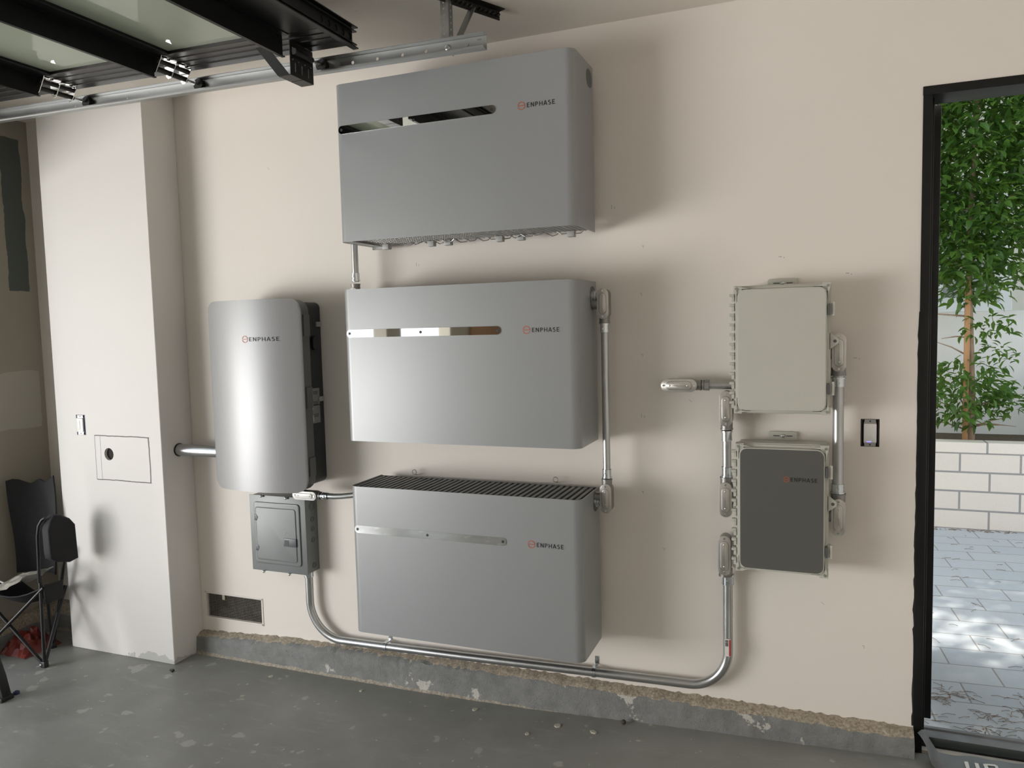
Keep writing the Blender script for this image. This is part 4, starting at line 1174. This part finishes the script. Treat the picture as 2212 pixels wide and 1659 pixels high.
# foot of a black stand at the edge of the picture
st = thing('floor_stand', (-1.72, -0.77, 0), 'broad black leg of a stand in front of the camp chair', 'stand')
MB().prism([(-1.756, 0.0), (-1.676, 0.0), (-1.672, 0.02), (-1.70, 0.12), (-1.76, 0.26), (-1.90, 0.52), (-1.93, 0.50), (-1.83, 0.26), (-1.775, 0.10)], 'y', -0.800, -0.755, 0.004).build('leg', 'tube_black', st)
MB().box((-1.77, -0.81, 0), (-1.668, -0.745, 0.022), 0.006).build('foot', 'rubber', st)
MB().cyl((-1.915, -0.778, 0.50), (-1.98, -0.778, 1.02), 0.016, 16).build('post', 'tube_black', st)

# ------------------------------------------------------------------ litter on the floor
tag(MB().sph((1.172, -0.085, fl_z(1.17) + 0.0095), 0.010, (1, 1, 1), 14).build('pebble', 'dirt', at=(1.172, -0.085, fl_z(1.17))), 'small round dark brown pebble on floor near curb', 'pebble')
tag(MB().cyl((-1.697, -0.715, 0.0), (-1.697, -0.715, 0.012), 0.014, 20).cyl((-1.697, -0.715, 0.012), (-1.697, -0.715, 0.016), 0.011, 20, 0.008).build('bottle_cap', M['blue_plastic'], at=(-1.697, -0.715, 0)), 'small dark blue bottle cap on floor near black stand', 'bottle cap')
tag(MB().tube([(-1.165, -0.275, 0.006), (-1.150, -0.270, 0.008), (-1.140, -0.276, 0.008), (-1.138, -0.288, 0.006)], 0.005, 8).build('plastic_hook', 'black_plastic', at=(-1.15, -0.28, 0), ang=60), 'small bent black plastic piece on floor at column corner', 'debris')
rnd = random.Random(21)
spots = [(0.905, -0.175, 0.018), (1.065, -0.185, 0.016), (-0.10, -0.145, 0.012), (-0.62, -0.16, 0.013), (0.50, -0.14, 0.015), (0.80, -0.27, 0.012)]
places = ['beside curb, below conduit strap', 'close to brown pebble', 'near curb, below lowest cabinet corner', 'near curb, below breaker panel', 'near curb, below lettering of lowest cabinet', 'farthest out on floor below lowest cabinet']
for (x, y, r_), pl in zip(spots, places):
    m = MB(); n = 7
    pts = [(x + r_ * (0.6 + 0.5 * rnd.random()) * math.cos(2 * math.pi * k / n), y + r_ * (0.6 + 0.5 * rnd.random()) * math.sin(2 * math.pi * k / n)) for k in range(n)]
    m.prism(pts, 'z', fl_z(x) - 0.002, fl_z(x) + 0.004, 0.001, 1)
    tag(m.build('paint_chip', 'pale_chip', at=(x, y, fl_z(x))), 'pale flake of paint on floor ' + pl, 'paint chip', 'paint chips on the floor')
# crumpled plastic sheet at the door sill, with printed letters
rnd = random.Random(4)
def sheet_z(x, y):
    return fl_z(x) + 0.004 + 0.006 * abs(math.sin(17 * x + 9 * y)) + 0.005 * abs(math.sin(31 * x - 23 * y))
rows = [[(2.345 + 0.75 * i / 30, -0.15 + 0.145 * k / 10, sheet_z(2.345 + 0.75 * i / 30, -0.15 + 0.145 * k / 10)) for k in range(11)] for i in range(31)]
sh = MB().sheet(rows); bmesh.ops.solidify(sh.bm, geom=list(sh.bm.faces), thickness=0.001)
root = thing('plastic_sheet', (2.5, -0.08, fl_z(2.5)), 'crumpled grey plastic sheet with pale letters on floor inside door sill', 'plastic sheet')
sh.build('film', 'grey_film', root, ang=50)
sr = []
for i in range(14):                               # the tail that climbs the end of the curb
    v = i / 13
    z = fl_z(2.3) + 0.002 + 0.10 * (1 - v) ** 1.6
    sr.append([(2.290 + 0.08 * v + 0.03 * q + 0.006 * math.sin(7 * v + 3 * q), -0.03 - 0.11 * v + 0.05 * q - 0.02, z + 0.006 * math.sin(9 * v + 5 * q)) for q in (0, .33, .66, 1)])
tl = MB().sheet(sr); bmesh.ops.solidify(tl.bm, geom=list(tl.bm.faces), thickness=0.002)
tl.build('folded_end', 'band', root, ang=60)
m = MB()
def flat(x0, x1, y0, y1):
    g = [[(x0 + (x1 - x0) * a / 3, y0 + (y1 - y0) * b / 3, sheet_z(x0 + (x1 - x0) * a / 3, y0 + (y1 - y0) * b / 3) + 0.0035) for b in range(4)] for a in range(4)]
    t = MB().sheet(g); bmesh.ops.solidify(t.bm, geom=list(t.bm.faces), thickness=0.0008); m._take(t.bm)
flat(2.445, 2.457, -0.115, -0.05); flat(2.478, 2.490, -0.115, -0.05); flat(2.445, 2.490, -0.125, -0.113)
flat(2.505, 2.517, -0.125, -0.05); flat(2.517, 2.545, -0.062, -0.050); flat(2.517, 2.545, -0.095, -0.083); flat(2.540, 2.550, -0.09, -0.055); flat(2.540, 2.550, -0.125, -0.098)
m.build('printed_letters', 'paper', root, smooth=False)

# ------------------------------------------------------------------ outside: side yard
GY = 0.05
structure(MB().box((-6, 0.16, GY - .2), (9, 3.66, GY)).build('ground_pavers', 'pavers', smooth=False))
structure(MB().box((-14, YB - 12, -0.25), (XL - 0.16, 8, -0.02)).build('driveway_ground', 'driveway', smooth=False))
structure(MB().box((-14, YB - 12, -0.1), (-13.7, 8, 4.5)).build('added_bounce_wall', 'stucco_beige', smooth=False))  # unseen wall added across the street to brighten what the doorway reflects
BY = 3.62
pw = structure(MB().box((-4, BY, 0.0), (9, BY + .15, 0.656), 0.002, 1).build('planter_wall', 'blocks', smooth=False))
structure(MB().box((-4, BY - .004, 0.656), (9, BY + .16, 0.737), 0.004, 1).build('planter_wall_cap', 'cap', smooth=False))
structure(MB().box((-4, BY + .15, 0.0), (9, 4.42, 0.70)).build('ground_planter', 'soil', smooth=False))
structure(MB().box((-4, 4.42, 0.0), (9, 4.60, 1.76), 0.004, 1).build('garden_wall', 'stucco', smooth=False))
HY = 5.45
hw_ = wall_grid([-4, 2.55, 3.62, 9], [0, 1.82, 3.05, 6.3], [(2.55, 3.62, 1.82, 3.05)], HY, HY + .25)
structure(hw_.build('wall_neighbour_house', 'stucco_beige', smooth=False))
win = structure(thing('window_1', (2.55, HY, 1.82), None, None))
f = MB()
for (a, b, c_, d_) in ((2.47, 2.56, 1.77, 3.13), (3.58, 3.67, 1.77, 3.13), (2.465, 3.675, 1.765, 1.85), (2.465, 3.675, 3.03, 3.135)):
    e_ = .004 if b - a > .5 else 0
    f.box((a, HY - .05 - e_, c_), (b, HY + .04 + e_, d_), 0.004, 1)
f.box((3.06, HY + .01, 1.85), (3.10, HY + .05, 3.03)).box((2.56, HY + .01, 1.85), (2.60, HY + .05, 3.03)).box((3.54, HY + .01, 1.85), (3.58, HY + .05, 3.03)).box((2.56, HY + .008, 1.84), (3.58, HY + .048, 1.90))
f.build('window_frame', 'sash', win, smooth=False)
for (a, b) in ((2.60, 3.06), (3.10, 3.54)): MB().box((a, HY + .03, 1.90), (b, HY + .036, 3.03)).build('window_pane', 'blind', win, smooth=False)

# leafy trees trained on stakes behind the block wall
def leaves(mb_bm, n, centre, rad, size, rnd, shell=0.35, zmin=-9, zmax=99):
    c = Vector(centre)
    for _ in range(n):
        while True:
            p = Vector((rnd.uniform(-1, 1), rnd.uniform(-1, 1), rnd.uniform(-1, 1)))
            if shell < p.length < 1: break
        q = Vector((c.x + p.x * rad[0], c.y + p.y * rad[1], c.z + p.z * rad[2]))
        if not zmin < q.z < zmax: continue
        leaf(mb_bm, q, Vector((p.x + rnd.uniform(-.8, .8), p.y + rnd.uniform(-.8, .8), rnd.uniform(-.9, .5))), size * rnd.uniform(.7, 1.25), rnd)
def leaf(bm, q, d, L, rnd):
    d = d.normalized()
    up = Vector((rnd.uniform(-.6, .6), rnd.uniform(-.6, .6), 1)).normalized()
    s = d.cross(up)
    if s.length < .05: s = Vector((1, 0, 0))
    s.normalize(); nrm = s.cross(d)
    w = L * 0.21
    a = bm.verts.new(q); t = bm.verts.new(q + d * L - nrm * L * .12)
    m1 = bm.verts.new(q + d * L * .35); m2 = bm.verts.new(q + d * L * .68 - nrm * L * .03)
    l1 = bm.verts.new(q + d * L * .33 + s * w + nrm * w * .35); l2 = bm.verts.new(q + d * L * .68 + s * w * .72 + nrm * w * .2)
    r1 = bm.verts.new(q + d * L * .33 - s * w + nrm * w * .35); r2 = bm.verts.new(q + d * L * .68 - s * w * .72 + nrm * w * .2)
    for f in ((a, m1, l1), (m1, m2, l2, l1), (m2, t, l2), (a, r1, m1), (m1, r1, r2, m2), (m2, r2, t)): bm.faces.new(f)
GT = 'staked trees behind the block wall'
def tree(x, y, label, seed, main, twig=True):
    rnd = random.Random(seed)
    root = thing('tree', (x, y, 0.70), label, 'tree', GT)
    pth = [(x + 0.02 * math.sin(z * 2.1), y + .01 * math.sin(z * 3), z) for z in [0.66 + .22 * k for k in range(18)]]
    tk = MB().tube(pth, [0.030 - 0.0012 * k for k in range(18)], 10)
    for k in range(26):
        z = rnd.uniform(0.8, 4.2) if k > 5 else rnd.uniform(.78, 1.0)
        a = rnd.uniform(0, 6.28); L = rnd.uniform(.25, .6) if z > 1.7 else rnd.uniform(.15, .35)
        p = Vector((x, y, z)); d = Vector((math.cos(a), math.sin(a), rnd.uniform(.1, .8)))
        tk.tube([p, p + d * L * .5, p + d * L + Vector((0, 0, -.03))], [.008, .005, .002], 6)
    tk.build('trunk', 'bark', root, ang=60)
    fo = bmesh.new()
    for args in main: leaves(fo, *args, rnd)
    m = MB(); m.bm.free(); m.bm = fo
    m.build('foliage', 'leaf', root, smooth=False)
    return root
tx, ty = 3.10, 3.98
tree(tx, ty, 'leafy tree seen through the doorway behind the block wall', 1, [
    (7800, (tx, ty, 3.22), (0.74, 0.62, 1.45), 0.10), (2600, (tx, ty - .05, 3.15), (0.5, 0.45, 1.3), 0.095),
    (620, (tx - .08, ty - .12, 1.10), (0.36, 0.30, 0.28), 0.085),
    (70, (tx + .10, ty - .1, 1.62), (0.20, 0.15, 0.12), 0.08), (60, (tx + .17, ty - .05, 1.38), (0.14, 0.14, 0.13), 0.075),
    (90, (tx + .26, ty - .1, 1.05), (0.20, 0.16, 0.12), 0.075), (2600, (tx, ty - .2, 5.0), (1.0, 0.9, 0.8), 0.10)])  # topmost leaf cluster is out of view, added to shade the pavers
tag(MB().box((tx - .052, ty - .075, 0.66), (tx - .014, ty - .040, 2.0), 0.005).build('timber_stake', 'stake', at=(tx - .03, ty - .05, .70)), 'tan timber stake tied beside the tree trunk in the doorway', 'stake', None)
tree(4.35, 3.98, 'second tree whose low leaves edge into the doorway', 2, [
    (3600, (4.35, ty, 3.1), (0.75, 0.62, 1.35), 0.085), (500, (4.10, ty + .02, 1.05), (0.62, 0.22, 0.22), 0.085), (5200, (4.35, 2.55, 4.75), (1.15, 0.80, 0.75), 0.12), (2200, (4.35, ty - .2, 5.0), (1.0, 0.9, 0.8), 0.10)])  # highest leaf clusters are unseen, added to keep sun off sill and pavers
tree(1.85, 3.98, 'unseen tree added for shade behind the block wall', 3, [
    (3600, (1.85, ty, 3.1), (0.75, 0.62, 1.35), 0.085), (2200, (1.85, ty - .2, 5.0), (1.0, 0.9, 0.8), 0.10)])  # whole tree stands out of view, added for the shade it casts

# pine needles and dry bits swept onto the pavers
rnd = random.Random(31)
nb = MB()
def needle(x, y, L, r_):
    a = rnd.uniform(0, 6.28) if rnd.random() < .4 else rnd.gauss(0.15, .45)
    d = Vector((math.cos(a), math.sin(a), 0)) * L; p = Vector((x, y, GY + .0015)); m_ = p + d * .5 + Vector((rnd.uniform(-.006, .006), rnd.uniform(-.006, .006), .004))
    nb.tube([p, m_, p + d], r_, 4)
for _ in range(170): needle(rnd.uniform(2.3, 3.6), 0.2 + abs(rnd.gauss(0, .26)), rnd.uniform(.025, .06), .0009)
for _ in range(90): needle(rnd.uniform(2.3, 4.0), rnd.uniform(.8, 3.5), rnd.uniform(.03, .07), .0011)
for cx_, cy_ in ((2.42, .52), (2.50, .60), (2.75, .50), (2.62, .42), (2.85, .62), (2.58, .30)):
    for _ in range(20): needle(cx_ + rnd.gauss(0, .045), cy_ + rnd.gauss(0, .02), rnd.uniform(.025, .055), .001)
for _ in range(70): needle(rnd.uniform(2.4, 4.0), BY - .03 - abs(rnd.gauss(0, .02)), rnd.uniform(.03, .06), .002)
tag(nb.build('pine_needles', 'needle', smooth=False), 'dry pine needles scattered over the grey pavers outside', 'pine needles', kind='stuff')
